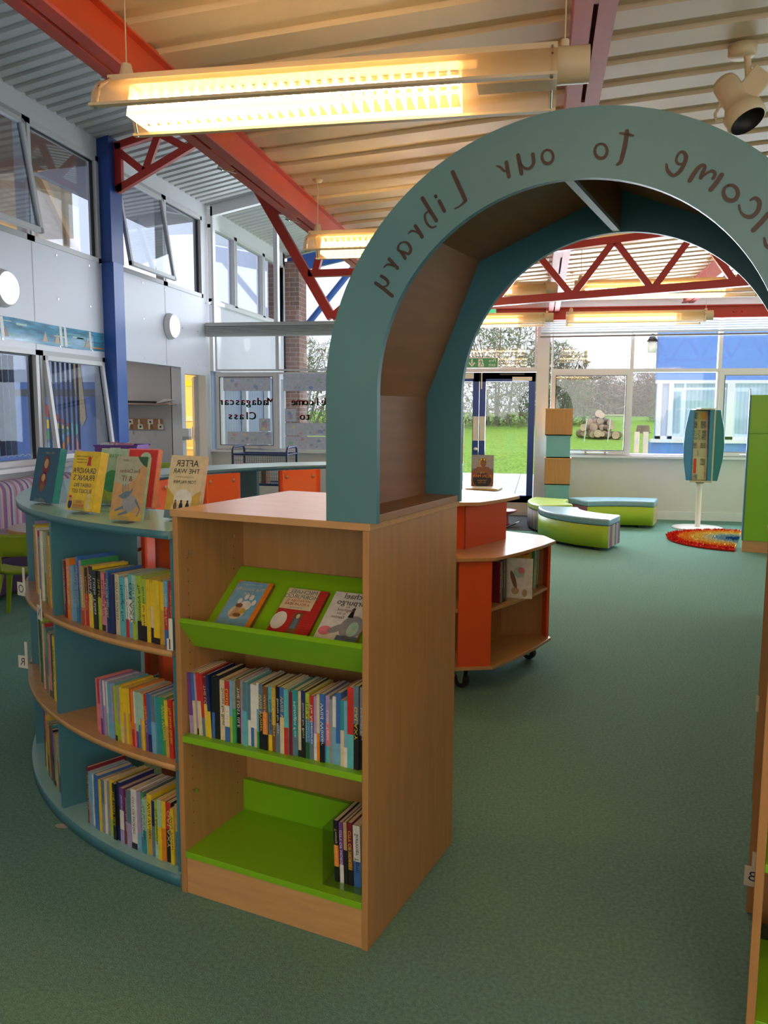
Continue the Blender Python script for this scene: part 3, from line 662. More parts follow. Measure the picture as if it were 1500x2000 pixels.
# blocks seen through the left wall windows
b = MB(); b.add([(XL-.1, 2, 4.05), (XL-.1, 8.6, 4.05), (XL-2.7, 8.6, 3.95), (XL-2.7, 2, 3.95)], [(0, 1, 2, 3)], mat('brown_soffit', (.30, .20, .12), .8)); b.box((XL-2.76, 2, 3.7), (XL-2.7, 8.6, 4.0), mat('brown_soffit')); tag(b.obj('outside_soffit'), kind='structure')
b = MB(); b.add([(XL-.1, 8.6, 4.07), (XL-.1, 11.4, 4.07), (XL-.9, 11.4, 4.0), (XL-.9, 8.6, 4.0)], [(0, 1, 2, 3)], GREYW); tag(b.obj('outside_soffit'), kind='structure')
nb = thing('neighbouring_hall', 'dark timber-fronted hall outside beyond the upper left windows', 'building', (XL-4.2, 9.0, 0))
b = MB(); b.box((-.3, -3, 2.0), (0, 6.0, 6.8), mat('tan_boarding', (.34, .24, .15), .8, noise=.2, nscale=3, stretch=(1, 1, 6))); b.obj('wall', nb)
for a, c in (((0.05, -1, 4.4), (.05, .8, 6.2)), ((.05, .8, 6.2), (.05, 2.4, 4.4)), ((.05, 2.4, 4.4), (.05, 4.2, 6.2)), ((.05, 4.2, 6.2), (.05, 6, 4.4)), ((.05, -2, 6.2), (.05, 6, 6.2)), ((.05, -2, 4.4), (.05, 6, 4.4))):
    q = MB(); q.bar(a, c, .12, .1, mat('orange_timber', (.5, .28, .1), .7), up=(1, 0, 0)); q.obj('timber_strut', nb)
# room behind the lower left windows: wall with a painted mural and hanging vertical blinds
mu = thing('mural_wall', 'blue mural with coloured rays behind the lower left windows', 'mural', (XL-.14, 8.495, .3))
b = MB(); b.box((-3.2, -.012, 0), (0, 0, 1.42), mat('mural_blue', (.13, .22, .52), .5)); b.box((-3.2, -.012, 1.42), (0, 0, 2.0), mat('mural_pale_sky', (.60, .66, .80), .5)); b.box((-3.2, -.016, 1.26), (0, -.012, 1.34), mat('mural_band', (.14, .14, .16), .6)); b.obj('painted_panel', mu)
b = MB(); cx_, cz_ = -.28, .90
for i, c in enumerate(('red', 'yellow', 'green', 'sky', 'orange', 'lilac', 'pink')):
    a = rad(140+22*i); r_ = .52; b.add([(cx_, -.014, cz_), (cx_+r_*cos(a), -.014, cz_+r_*sin(a)), (cx_+r_*cos(a+.3), -.014, cz_+r_*sin(a+.3))], [(0, 1, 2)], PAL[c])
b.disc(.07, PAL['turquoise'], T((cx_, -.015, cz_)) @ FACE, 14); b.add([(-.27, -.018, 1.62), (-.17, -.018, 1.62), (-.12, -.018, 1.02), (-.17, -.018, .93), (-.21, -.018, 1.02)], [(0, 1, 2, 3, 4)], PAL['tan']); b.obj('painted_rays', mu)
vb = thing('vertical_blind', 'dark grey vertical blind slats hanging inside the lower left windows', 'blind', (XL-.28, 5.7, .95))
s = MB(); r = random.Random(3)
for i in range(30):
    y = .02+.09*i
    if 16 < i < 20: continue
    s.box((0, y, .03), (.004, y+.045 if i > 16 else y+.08, .98), mat('blind_charcoal', (.06, .065, .085), .6), T((0, 0, 0)))
s.obj('slats', vb); c = MB(); c.tube([(0, y*.045, .03-.02*abs(sin(y*1.57))) for y in range(60)], .004, IVORY, 5); c.obj('bead_chain', vb)

# ================================================================ BEECH DISPLAY BOOKCASE AND ARCHWAY
bc = thing('display_bookcase', 'beech double-sided bookcase with lime green shelves carrying the left foot of the archway', 'bookcase', M=FM @ T((0, 0, 0)))
def fp(mb, name, parent, bv=.0015):
    o = mb.obj(name, parent)
    if bv: bevel(o, bv, 2)
    return o
fp(MB().box((-.613, 0, 0), (-.595, .618, 1.130), BEECH), 'side_panel', bc)
fp(MB().box((-.009, 0, 0), (.009, .618, 1.130), BEECH), 'side_panel', bc)
fp(MB().box((-.618, -.004, 1.130), (.014, .622, 1.149), BEECHH), 'top_panel', bc)
fp(MB().box((-.595, .312, .02), (-.009, .326, 1.130), BEECH), 'back_panel', bc)
fp(MB().box((-.595, .60, .0), (-.009, .616, 1.130), BEECH), 'back_panel', bc)
fp(MB().box((-.595, .004, 0), (-.009, .020, .112), BEECHH), 'plinth', bc)
sh = MB(); sh.box((-.595, .0, .113), (-.0095, .311, .132), LIME); sh.box((-.595, .293, .132), (-.0095, .311, .235), LIME); fp(sh, 'shelf', bc, .001)
sh = MB(); sh.box((-.595, .0, .469), (-.0095, .311, .488), LIME); fp(sh, 'shelf', bc, .001)
# sloping display rack: lip from (0,.84) to (.07,.76), bed from there back to (.30,.94)
th = .016
bed = MB(); ux, uz = .787, .617; nx_, nz_ = -uz, ux
def q4(a, b, t, s0=-.595, s1=-.0095, mt=LIME, nn=(nx_, nz_)):
    (d0, z0), (d1, z1) = a, b; n0, n1 = nn
    mb = MB(); P = [(d0, z0), (d1, z1), (d1+n0*t, z1+n1*t), (d0+n0*t, z0+n1*t)]
    mb.add([(s0, d, z) for d, z in P]+[(s1, d, z) for d, z in P], [(0, 1, 2, 3), (7, 6, 5, 4), (0, 4, 5, 1), (1, 5, 6, 2), (2, 6, 7, 3), (3, 7, 4, 0)], mt); return mb
rk = q4((.062, .752), (.300, .939), -th); rk2 = q4((.075, .750), (.006, .838), .016, nn=(-.787, -.617)); rk.add(rk2.v, rk2.f, LIME)
fp(rk, 'display_rack', bc, .001)
cf = MB()
for z in (1.02, .30): cf.tube([(-.595, .05, z), (-.590, .05, z)], .007, CHROME, 12)
cf.tube([(-.595, .26, 1.04), (-.590, .26, 1.04)], .006, CHROME, 12)
for i in range(24): cf.box((-.5951, .04, .2+.035*i), (-.5945, .043, .203+.035*i), BLACK); cf.box((-.5951, .26, .2+.035*i), (-.5945, .263, .203+.035*i), BLACK)
cf.obj('cam_fitting', bc)

# right-hand bookcase under the other foot (seen edge-on)
rc = thing('aisle_bookcase', 'beech bookcase at the extreme right carrying the archway foot, seen edge-on', 'bookcase', M=FM @ T((0, 0, 0)))
fp(MB().box((.925, 0, 0), (.943, .618, 1.130), BEECH), 'side_panel', rc); fp(MB().box((1.54, 0, 0), (1.558, .618, 1.13), BEECH), 'side_panel', rc)
fp(MB().box((.921, -.004, 1.130), (1.563, .622, 1.149), BEECHH), 'top_panel', rc); fp(MB().box((.943, .60, 0), (1.54, .616, 1.13), BEECH), 'back_panel', rc)
fp(MB().box((.943, .004, 0), (1.54, .02, .112), BEECHH), 'plinth', rc)
for z in (.113, .469, .80): fp(MB().box((.943, 0, z), (1.54, .31, z+.019), LIME), 'shelf', rc)

# archway
AC = (.478, 1.472); RO, RI = .591, .448
ar = thing('archway', 'teal reading archway with handwritten brown lettering bridging two beech bookcases', 'arch', M=FM @ T((0, 0, 0)))
RINGF = mat('teal_arch_face', (.095, .235, .27), .35, noise=.10, nscale=2.2)
def ringface(d0, d1, mt, me):
    n = 64; V = []; pts_o = [(AC[0]-RO, 1.149)]; pts_i = [(AC[0]-RI, 1.149)]
    for i in range(n+1):
        a = PI-PI*i/n; pts_o.append((AC[0]+RO*cos(a), AC[1]+RO*sin(a))); pts_i.append((AC[0]+RI*cos(a), AC[1]+RI*sin(a)))
    pts_o.append((AC[0]+RO, 1.149)); pts_i.append((AC[0]+RI, 1.149)); k = len(pts_o); mb = MB()
    for d in (d0, d1): V += [(s, d, z) for s, z in pts_o]+[(s, d, z) for s, z in pts_i]
    Ff, Fe = [], []
    for i in range(k-1):
        Ff += [(i, i+1, k+i+1, k+i), (2*k+i, 3*k+i, 3*k+i+1, 2*k+i+1)]
        Fe += [(i, 2*k+i, 2*k+i+1, i+1), (k+i, k+i+1, 3*k+i+1, 3*k+i)]
    Fe += [(0, k, 3*k, 2*k), (k-1, 3*k-1, 4*k-1, 2*k-1)]
    mb.add(V, Ff, mt); b = len(mb.v); mb.add(V, Fe, me); return mb
ringface(.0, .018, RINGF, TEAL).obj('front_ring', ar)
ringface(.582, .600, TEAL, TEAL).obj('rear_ring', ar)
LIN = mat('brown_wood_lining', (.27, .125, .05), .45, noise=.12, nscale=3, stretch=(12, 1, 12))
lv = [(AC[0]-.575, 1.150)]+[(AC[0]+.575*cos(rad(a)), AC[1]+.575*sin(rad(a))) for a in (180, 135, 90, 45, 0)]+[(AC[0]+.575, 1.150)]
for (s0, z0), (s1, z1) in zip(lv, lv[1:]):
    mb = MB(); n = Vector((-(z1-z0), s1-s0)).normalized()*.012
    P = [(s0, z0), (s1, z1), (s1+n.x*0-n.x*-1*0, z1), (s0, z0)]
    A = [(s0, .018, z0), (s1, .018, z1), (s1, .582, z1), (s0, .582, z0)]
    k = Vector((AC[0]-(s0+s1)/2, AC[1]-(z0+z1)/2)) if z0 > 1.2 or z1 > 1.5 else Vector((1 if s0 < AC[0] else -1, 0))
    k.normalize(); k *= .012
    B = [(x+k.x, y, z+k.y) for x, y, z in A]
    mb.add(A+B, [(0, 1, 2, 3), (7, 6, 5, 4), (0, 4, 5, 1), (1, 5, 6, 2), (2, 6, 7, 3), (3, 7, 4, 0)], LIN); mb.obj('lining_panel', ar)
dv = MB(); dv.box((AC[0]-.009, .018, 1.93), (AC[0]+.009, .582, 2.03), LIN); dv.box((AC[0]-.0095, .018, 1.921), (AC[0]+.0095, .582, 1.931), mat('pale_divider_edge', (.42, .50, .52), .4)); fp(dv, 'divider', ar, 0)
for s0, s1 in ((-.098, .024), (.932, 1.054)): fp(MB().box((s0, .018, 1.1495), (s1, .582, 1.169), mat('dark_beech', (.36, .19, .08), .45)), 'base_board', ar)

# handwritten lettering on the front ring: strokes traced as ribbons on the board's plane
def onF(x, y, d):
    r = ray(x, y); n = FM.to_3x3() @ Vector((0, 1, 0)); p0 = F(0, d)
    t = (p0-CP).dot(n)/r.dot(n); return FM.inverted() @ (CP+r*t)
let = MB()
def stroke(pts, ws):
    P = [onF(x, y, -.0012) for x, y in pts]; Q = []; Wd = []
    for i in range(len(P)-1):                                 # Catmull-Rom smoothing
        a, b, c, d = P[max(i-1, 0)], P[i], P[i+1], P[min(i+2, len(P)-1)]
        for k in range(6):
            t = k/6; Q.append(.5*((2*b)+(c-a)*t+(2*a-5*b+4*c-d)*t*t+(3*b-a-3*c+d)*t**3)); Wd.append(ws[i]*(1-t)+ws[i+1]*t)
    Q.append(P[-1]); Wd.append(ws[-1]); V = []; Fq = []
    for i, p in enumerate(Q):
        t = Q[min(i+1, len(Q)-1)]-Q[max(i-1, 0)]; t.y = 0
        if t.length < 1e-6: t = Vector((1, 0, 0))
        t.normalize(); n = Vector((-t.z, 0, t.x))*Wd[i]*.5
        V += [(p.x-n.x, -.0012, p.z-n.z), (p.x+n.x, -.0012, p.z+n.z)]
    for i in range(len(Q)-1): Fq.append((2*i, 2*i+1, 2*i+3, 2*i+2))
    let.add(V, Fq, VINYL)
    for e in (0, -1): let.add([(Q[e].x+Wd[e]*.5*cos(a*PI/5), -.0013, Q[e].z+Wd[e]*.5*sin(a*PI/5)) for a in range(10)], [tuple(range(10))], VINYL)
def A_(o, k, pts): return [(o[0]+x/k, o[1]+y/k) for x, y in pts]
tk, tn = .0085, .0042
a1 = lambda p: A_((640, 400), 4.1667, p); a2 = lambda p: A_((750, 0), 2, p); a3 = lambda p: A_((1000, 200), 3, p)
stroke(a1([(390, 637), (450, 680), (525, 742)]), [tk, tk, tk]); stroke(a1([(436, 580), (475, 605), (492, 635), (478, 660), (440, 668)]), [tk*.9, tk*.9, tk*.8, tn, tn])
stroke(a1([(500, 442), (535, 480), (568, 515)]), [tk, tk, tk]); stroke(a1([(455, 512), (480, 488), (510, 487), (540, 500)]), [tn*.6, tn*1.2, tn*1.2, tn])
stroke(a1([(590, 378), (572, 362), (582, 322), (620, 303), (655, 318), (676, 360), (660, 398), (625, 388), (592, 376)]), [tk*.6, tk*.8, tn, tn, tk*.8, tk*.9, tk*.8, tk*.7, tk*.6]); stroke(a1([(592, 378), (612, 405), (630, 436)]), [tk*.7, tk, tk*.9])
stroke(a1([(713, 172), (742, 215), (768, 262)]), [tk, tk, tk]); stroke(a1([(655, 235), (680, 213), (715, 218), (745, 238)]), [tn*.6, tn*1.3, tn, tn])
stroke(a2([(150, 774), (175, 815), (205, 862)]), [tk*1.1, tk*1.1, tk]); stroke(a2([(180, 822), (160, 838), (166, 870), (185, 888), (203, 884)]), [tn, tn*1.4, tn*1.4, tn*1.2, tn])
stroke(a2([(216, 786), (226, 805), (236, 824)]), [tk, tk, tk]); stroke(a2([(201, 766), (203, 768)]), [tk*.9, tk*.9])
stroke(a2([(268, 672), (290, 720), (318, 782)]), [tk*1.1, tk*1.2, tk*1.1]); stroke(a2([(318, 784), (300, 802), (277, 815)]), [tk, tn, tn*.8])
let.obj('painted_word_library', ar); let = MB()
stroke(a2([(478, 634), (482, 660), (488, 690)]), [tk, tk*1.1, tk]); stroke(a2([(440, 648), (455, 654), (470, 668), (484, 664)]), [tn*.7, tn*1.4, tn*1.2, tn])
stroke(a3([(35, 310), (46, 365), (56, 418)]), [tk*1.05, tk*1.1, tk]); stroke(a3([(45, 355), (75, 385), (105, 385), (126, 355), (122, 305)]), [tn, tn*1.3, tk*.8, tk*.9, tk])
def oval(f, cx_, cy_, rx, ry, wv, tilt=0):
    stroke(f([(cx_+rx*sin(a)*cos(tilt)-ry*cos(a)*sin(tilt), cy_-ry*cos(a)*cos(tilt)-rx*sin(a)*sin(tilt)) for a in [2*PI*i/12 for i in range(13)]]), [wv*(.7+.4*abs(sin(PI*i/12*1.0))) for i in range(13)])
oval(a3, 208, 318, 33, 40, tk*.75); let.obj('painted_word_our', ar); let = MB(); oval(a3, 521, 285, 36, 43, tk*.75)
stroke(a3([(673, 170), (664, 240), (648, 310), (635, 350), (615, 365)]), [tk*1.1, tk*1.1, tk*1.1, tk, tk*.6]); stroke(a3([(633, 180), (672, 186), (710, 194)]), [tn, tk*.7, tn])
let.obj('painted_word_to', ar); let = MB()
stroke(a3([(905, 363), (912, 398), (945, 428), (982, 405), (1010, 358), (1019, 315), (1000, 290), (975, 302), (962, 340), (980, 362), (1006, 355)]), [tn, tk*.8, tk*.8, tk, tk, tk, tk*.7, tn*1.2, tn*1.2, tn*1.2, tn])
stroke(a3([(1042, 457), (1068, 415), (1090, 385), (1115, 368), (1130, 378), (1118, 410), (1107, 440)]), [tk*1.1, tk*1.1, tk, tk*.8, tk*.8, tk, tk]); stroke(a3([(1107, 442), (1145, 412), (1175, 402), (1190, 420), (1178, 445)]), [tn, tn*1.2, tn*1.5, tk*.8, tk*.8]); stroke(a3([(1228, 425), (1198, 470), (1165, 510)]), [tk*1.1, tk*1.1, tk*1.1])
oval(a3, 1281, 530, 42, 46, tk*.9, .3)
stroke(a3([(1398, 572), (1425, 560), (1450, 585), (1440, 635), (1405, 668), (1365, 665), (1338, 638), (1330, 603)]), [tn, tk*.8, tk, tk, tk, tk*.8, tn, tn])
stroke(a3([(1500, 655), (1462, 700), (1415, 748)]), [tk*1.15]*3)
stroke(a3([(1478, 795), (1490, 840), (1530, 850), (1570, 800), (1560, 745), (1520, 750), (1510, 790), (1540, 810)]), [tn, tk*.8, tk, tk, tk*.8, tn, tn, tn])
stroke(a3([(1560, 1010), (1640, 960), (1590, 1040), (1680, 1000), (1640, 880), (1720, 940)]), [tk]*6)
let.obj('painted_word_welcome', ar)

# ================================================================ BOOKS
def make_book(M, t, d, h, cols, label=None, group=None, title=None, tcol='cream', back_lean=0, front=None, pages=PAPER, name='book'):
    """cols: spine colour sections from the bottom up [(fraction, colour)]; M: base of the spine, x = thickness, y = into the shelf"""
    root = MB(); e = .0011; z = 0; main = max(cols, key=lambda c: c[0])[1]
    for fr, c in cols:
        root.box((0, 0, z), (t, e, z+fr*h), PAL[c]); z += fr*h
    z = 0
    for fr, c in (cols if front else [(1, main)]):
        root.box((0, e, z), (e, d, z+fr*h), PAL[c]); root.box((t-e, e, z), (t, d, z+fr*h), PAL[c]); z += fr*h
    o = root.obj(name); o.matrix_world = M
    tag(o, label, 'book', group)
    pg = MB(); pg.box((e, e*1.2, .001), (t-e, d-.001, h-.0015), pages); pg.obj('pages', o)
    if title:
        tl = MB(); v, f = glyph(title); wid = max(p[0] for p in v)-min(p[0] for p in v); hh = max(p[1] for p in v)-min(p[1] for p in v)
        sz = min(t*.62/max(hh, .1), h*.6/wid); sx = min(1.8, h*.62/(wid*sz)); tl.text(title, sz, PAL[tcol], T((t/2, -.0004, h*.56)) @ FACE @ Rz(PI/2), sx=sx)
        tl.obj('spine_lettering', o)
    return o
TITLES = ['CITY OF HORSES', 'HORACE AND MARROW', 'Twenty Wonderful', 'The Secret Garden', 'GALAXY', 'The Adventures', 'Midnight Fox', 'Stories for Boys', 'Wild Winter', 'THE LOST ISLE', 'Little Tales', 'Summer Term']
def row(items, place, shelf, group, hs, ds, seed, tch=.45, frac=None, title_every=None, big=None, side='left'):
    """items: thickness(mm) and colour tokens 'colour' or 'low/high' from left to right; place(i, offset, t) -> matrix"""
    r = random.Random(seed); off = 0
    for i, tok in enumerate(items):
        tm, c = tok; t = tm/1000; parts = c.split('/')
        if len(parts) == 1: cols = [(.10, 'black' if r.random() < .3 else parts[0]), (.90, parts[0])]
        elif len(parts) == 2: fr = r.choice((.3, .42, .55)); cols = [(fr, parts[0]), (1-fr, parts[1])]
        else: cols = [(.25, parts[0]), (.35, parts[1]), (.40, parts[2])]
        h = r.uniform(*hs) if not big or i not in big else big[i]; d = r.uniform(*ds)
        nm = [PN.get(p, p) for p in parts]
        look = nm[0]+' book' if len(nm) == 1 else nm[1]+' and '+nm[0]+' book' if len(nm) == 2 else nm[1]+', '+nm[0]+' and '+nm[2]+' book'
        title = r.choice(TITLES) if (t > .011 and r.random() < tch) else None
        if title_every: title = title_every
        tc = 'black' if cols[-1][1] in ('yellow', 'white', 'cream', 'lime', 'mint', 'turquoise', 'pink') else r.choice(('cream', 'white', 'yellow', 'white'))
        make_book(place(off, t), t*.97, d, h, cols, '%s, %s from %s on %s' % (look, ordinal(i+1), side, shelf), group, title, tc)
        off += t
    return off
rr_ = random.Random(11)
# beech bookcase, middle lime shelf
mid = [(13, 'lilac/purple'), (9, 'cream/blue'), (8, 'lilac'), (12, 'cream/red'), (9, 'slate/red'), (13, 'yellow/maroon'), (9, 'yellow/navy'), (9, 'blue/black'), (16, 'black'), (19, 'cream'), (15, 'blue/white/red'), (9, 'lime/sky'),
       (10, 'green/grey'), (13, 'black/brown'), (10, 'lilac/grey'), (11, 'turquoise/slate'), (9, 'white/slate'), (11, 'blue/white'), (9, 'cream/white'), (9, 'green/sky/white'), (12, 'black/slate'), (15, 'black/orange/brown'), (13, 'yellow/slate/turquoise'),
       (11, 'brown/gold'), (12, 'slate/black'), (13, 'cream/blue'), (13, 'red/turquoise'), (10, 'maroon'), (15, 'slate/teal'), (10, 'cream'), (12, 'black/navy'), (12, 'darkgreen/sky/lime'), (12, 'slate/blue/red'), (9, 'white/lilac'), (9, 'orange/cream'), (14, 'black/blue'),
       (11, 'turquoise/pink/lilac'), (9, 'grey'), (10, 'sky/white'), (14, 'sky/blue'), (10, 'cream/teal'), (9, 'white/sky'), (18, 'turquoise/red'), (14, 'black/slate'), (13, 'black/grey')]
tot = sum(a for a, _ in mid); mid = [(a*572/tot, c) for a, c in mid]
def pl_mid(off, t):
    jit = rr_.uniform(-.004, .004); lean = 0.05 if off < .07 else (-.015 if off > .5 else 0)
    return FM @ T((-.588+off, .026+jit, .488)) @ Ry(-lean if off < .07 else 0)
row(mid, pl_mid, "beech bookcase's middle lime shelf", "paperbacks on the beech bookcase's middle shelf", (.176, .19), (.125, .132), 3, tch=.6, big={42: .222, 43: .228, 44: .225, 39: .2})
low = [(15, 'black/orange/black'), (12, 'white/purple'), (11, 'black/tan'), (15, 'black/brown/maroon'), (22, 'blue/white')]
def pl_low(off, t): return FM @ T((-.124+off*1.15, .060, .1325)) @ Ry(-.03)
row(low, pl_low, "the bottom lime shelf", "paperbacks on the bottom lime shelf", (.176, .182), (.125, .13), 4, tch=1)
be = MB(); be.box((-.146, .03, .1325), (-.144, .20, .30), ACRYL); be.box((-.146, .03, .1325), (-.02, .20, .1340), ACRYL); o = be.obj('book_end'); o.matrix_world = FM; bevel(o, .0006); tag(o, 'clear acrylic book end beside the five books on the bottom lime shelf', 'book end')

# face-out display books on the sloping rack
ZK = 1.0
def cover_book(M, w, h, t, board, spine, draw, label, group, title_fn=None, zk=1.0):
    """stands/leans with its front cover facing -y of M, base at z=0, x centred; spine shows on the +x side (mirrored photograph)"""
    b = MB(); e = .0012
    b.box((-w/2, 0, 0), (w/2, e, h), board); b.box((-w/2, t-e, 0), (w/2, t, h), board); sx = w/2
    b.box((sx-e, e, 0), (sx, t-e, h), spine); o = b.obj('book'); o.matrix_world = M; tag(o, label, 'book', group)
    p = MB(); p.box((-w/2+.001, e, .001), (sx-e, t-e, h-.001), PAPER); p.obj('pages', o)
    global ZK
    ZK = zk
    a = MB(); draw(a, w, h/zk); a.obj('cover_picture', o)
    if title_fn: a = MB(); title_fn(a, w, h/zk); a.obj('cover_lettering', o)
    ZK = 1.0
    return o
def tx(a, s, size, col, x, z, y=-.0016, sx=1, rot=0): a.text(s, size*(1+(ZK-1)*.5), PAL[col], T((x, y, z*ZK)) @ FACE @ Rz(rot), sx=sx/(1+(ZK-1)*.4))
def ell(a, x, z, rx, rz, col, y=-.0010, rot=0): a.disc(rz*ZK, PAL[col], T((x, y, z*ZK)) @ FACE @ Rz(rot), 20, rx)
def rct(a, x0, z0, x1, z1, col, y=-.0006): a.add([(x0, y, z0*ZK), (x1, y, z0*ZK), (x1, y, z1*ZK), (x0, y, z1*ZK)], [(0, 1, 2, 3)], PAL[col])
def poly(a, pts, col, y=-.0008): a.add([(x, y, z*ZK) for x, z in pts], [tuple(range(len(pts)))], PAL[col])
RKA = math.atan2(.787, .617)     # lean of the rack bed from vertical
def rack(s, t): return FM @ T((s, .070, .760)) @ T((0, -ux*0, 0)) @ Rx(-RKA) @ T((0, -t-.001, .022))
def d_lion(a, w, h):
    rct(a, -w/2+.002, .002, w/2-.016, h-.002, 'sky'); rct(a, w/2-.016, 0, w/2, h, 'orange'); poly(a, [(-w/2, h), (-w/2+.014, h), (-w/2, h-.014)], 'orange')
    ell(a, .008, .106, .020, .019, 'white', -.0012)
    for x, z in ((-.018, .122), (-.002, .139), (.016, .138), (.032, .120)): ell(a, x, z, .0072, .0105, 'white', -.0012)
    ell(a, -.008, .080, .027, .026, 'cream', -.0014); poly(a, [(-.028, .062), (.012, .062), (.008, .085), (-.02, .09)], 'tan', -.0016); ell(a, -.010, .098, .011, .012, 'tan', -.0018); ell(a, -.011, .105, .012, .008, 'brown', -.002); ell(a, .010, .086, .010, .010, 'gold', -.0018); ell(a, -.002, .070, .014, .007, 'brown', -.0019)
def t_lion(a, w, h): tx(a, 'The Butterfly', .0185, 'cream', -.004, .168, sx=1.0); tx(a, 'Lion', .0185, 'cream', -.004, .152); tx(a, 'from the author of stories', .0062, 'white', -.004, .186)
cover_book(rack(-.492, .014), .124, .200, .014, PAL['orange'], PAL['brown'], d_lion, 'sky blue paperback with a white paw print on the lime display rack', 'face-out books on the lime display rack', t_lion)
def d_bear(a, w, h):
    rct(a, -w/2, 0, w/2, h, 'red'); rct(a, -w/2, .118, w/2-.028, h, 'cream', -.0009)
    for i in range(24): rct(a, -w/2, .004+.008*i, w/2, .0047+.008*i, 'maroon', -.0008)
    rct(a, -.004, 0, .024, .108, 'brown', -.001); ell(a, .010, .096, .006, .008, 'cream', -.0014); poly(a, [(.0, .05), (.018, .05), (.016, .09), (.004, .09)], 'slate', -.0013); ell(a, -.046, .075, .024, .032, 'white', -.0011)
def t_bear(a, w, h):
    tx(a, 'MICHAEL', .021, 'slate', -.012, .182, sx=1.1); tx(a, 'MORPURGO', .021, 'slate', -.012, .164, sx=.98); tx(a, 'MY FATHER IS', .0125, 'red', -.014, .149); tx(a, 'A POLAR BEAR', .0125, 'red', -.014, .137); tx(a, 'Illustrated by', .008, 'grey', -.012, .125)
cover_book(rack(-.305, .011), .134, .195, .011, PAL['red'], PAL['maroon'], d_bear, 'red brick-patterned paperback with a cream title panel on the display rack', 'face-out books on the lime display rack', t_bear)
def d_eleph(a, w, h):
    rct(a, -w/2, 0, w/2, h, 'white'); ell(a, .034, .080, .036, .040, 'grey'); ell(a, -.006, .072, .030, .012, 'grey', -.0011, .6); poly(a, [(-.04, .05), (-.02, .052), (.01, .08), (-.0, .085)], 'grey'); ell(a, .040, .074, .017, .026, 'mint', -.0012)
    ell(a, .018, .141, .005, .006, 'black', -.0013); poly(a, [(.008, .112), (.026, .112), (.022, .136), (.014, .136)], 'black', -.0012); ell(a, -.042, .06, .02, .016, 'pink', -.0009); rct(a, .0, .0, w/2, .05, 'slate', -.001)
def t_eleph(a, w, h): tx(a, 'Michael', .028, 'black', .012, .186); tx(a, 'Morpurgo', .028, 'black', .012, .163); tx(a, 'An', .011, 'brown', -.004, .147); tx(a, 'Elephant', .016, 'brown', -.006, .136); tx(a, 'in the', .012, 'brown', -.016, .123); tx(a, 'Garden', .014, 'brown', -.022, .110)
cover_book(rack(-.150, .013), .130, .200, .013, PAL['cream'], PAL['tan'], d_eleph, 'white paperback with a grey elephant, rightmost on the lime display rack', 'face-out books on the lime display rack', t_eleph)

# ================================================================ CURVED TEAL BOOKCASES (a ring of four)
RC = (-.6, 1.75); BAY = 22.6
def RP(R, th, z, yaw=True):
    """frame on the ring: origin at radius R and angle th, y pointing inwards, x to the right seen from outside"""
    a = rad(th); return FM @ T((RC[0]-R*sin(a), RC[1]-R*cos(a), z)) @ Rz(-a)
def curved_case(k, a0, a1, bays, label):
    t = thing('curved_bookcase', label, 'bookcase', M=FM @ T((RC[0], RC[1], 0)), group='curved teal bookcases joined in a ring')
    n = max(6, int((a1-a0)/1.8))
    b = MB(); b.sector(0, 0, 1.415, 1.748, a0, a1, 1.062, 1.085, TEALT, n, mts=(TEALT, TEAL, TEALT, TEAL)); b.obj('worktop', t)
    b = MB(); b.sector(0, 0, 1.43, 1.735, a0, a1, .0, .040, TEALT, n, mts=(TEALT, TEAL, TEALT, TEAL)); b.obj('base', t)
    for z in (.712, .365): b = MB(); b.sector(0, 0, 1.44, 1.735, a0+.3, a1-.3, z, z+.0185, BEECHH, n, mts=(BEECHH, BEECHE, BEECHH, BEECHE)); b.obj('shelf', t)
    da = (a1-a0)/bays
    for i in range(bays+1):
        th = min(max(a0+i*da, a0+.32), a1-.32); b = MB(); a = rad(th); M = T((0, 0, 0)) @ Rz(-a)
        b.box((-.0085, -1.722, .04), (.0085, -1.42, 1.062), TEAL, M); b.obj('divider', t)
    for i in range(bays):
        c = a0+(i+.5)*da; b = MB(); b.sector(0, 0, 1.40, 1.418, c-5.6, c+5.6, .05, 1.060, ORANGE, 8, mts=(ORANGE, ORANGE, ORANGE, ORANGE)); o = b.obj('back_panel', t)
        for q in (-3.6, 3.6):
            h = MB(); a = rad(c+q); M = Rz(-a) @ T((0, -1.4, 1.02)) @ Rx(-PI/2); h.lathe([(0, .002), (.011, .002), (.011, -.004), (0, -.004)], BEECHE, 12, M); h.obj('cam_cover', o)
    return t
curved_case(0, 1.0, 2*BAY, 2, 'curved teal bookcase nearest the camera, filled with paperbacks, beside the beech bookcase')
curved_case(1, 2*BAY, 4*BAY, 2, 'curved teal bookcase by the striped sofa, second round the ring')
curved_case(2, 4*BAY, 6*BAY, 2, 'curved teal bookcase at the back of the ring showing orange panels')
curved_case(3, 6*BAY, 7.35*BAY, 1, 'curved teal bookcase ending behind the orange trolley, last of the ring')

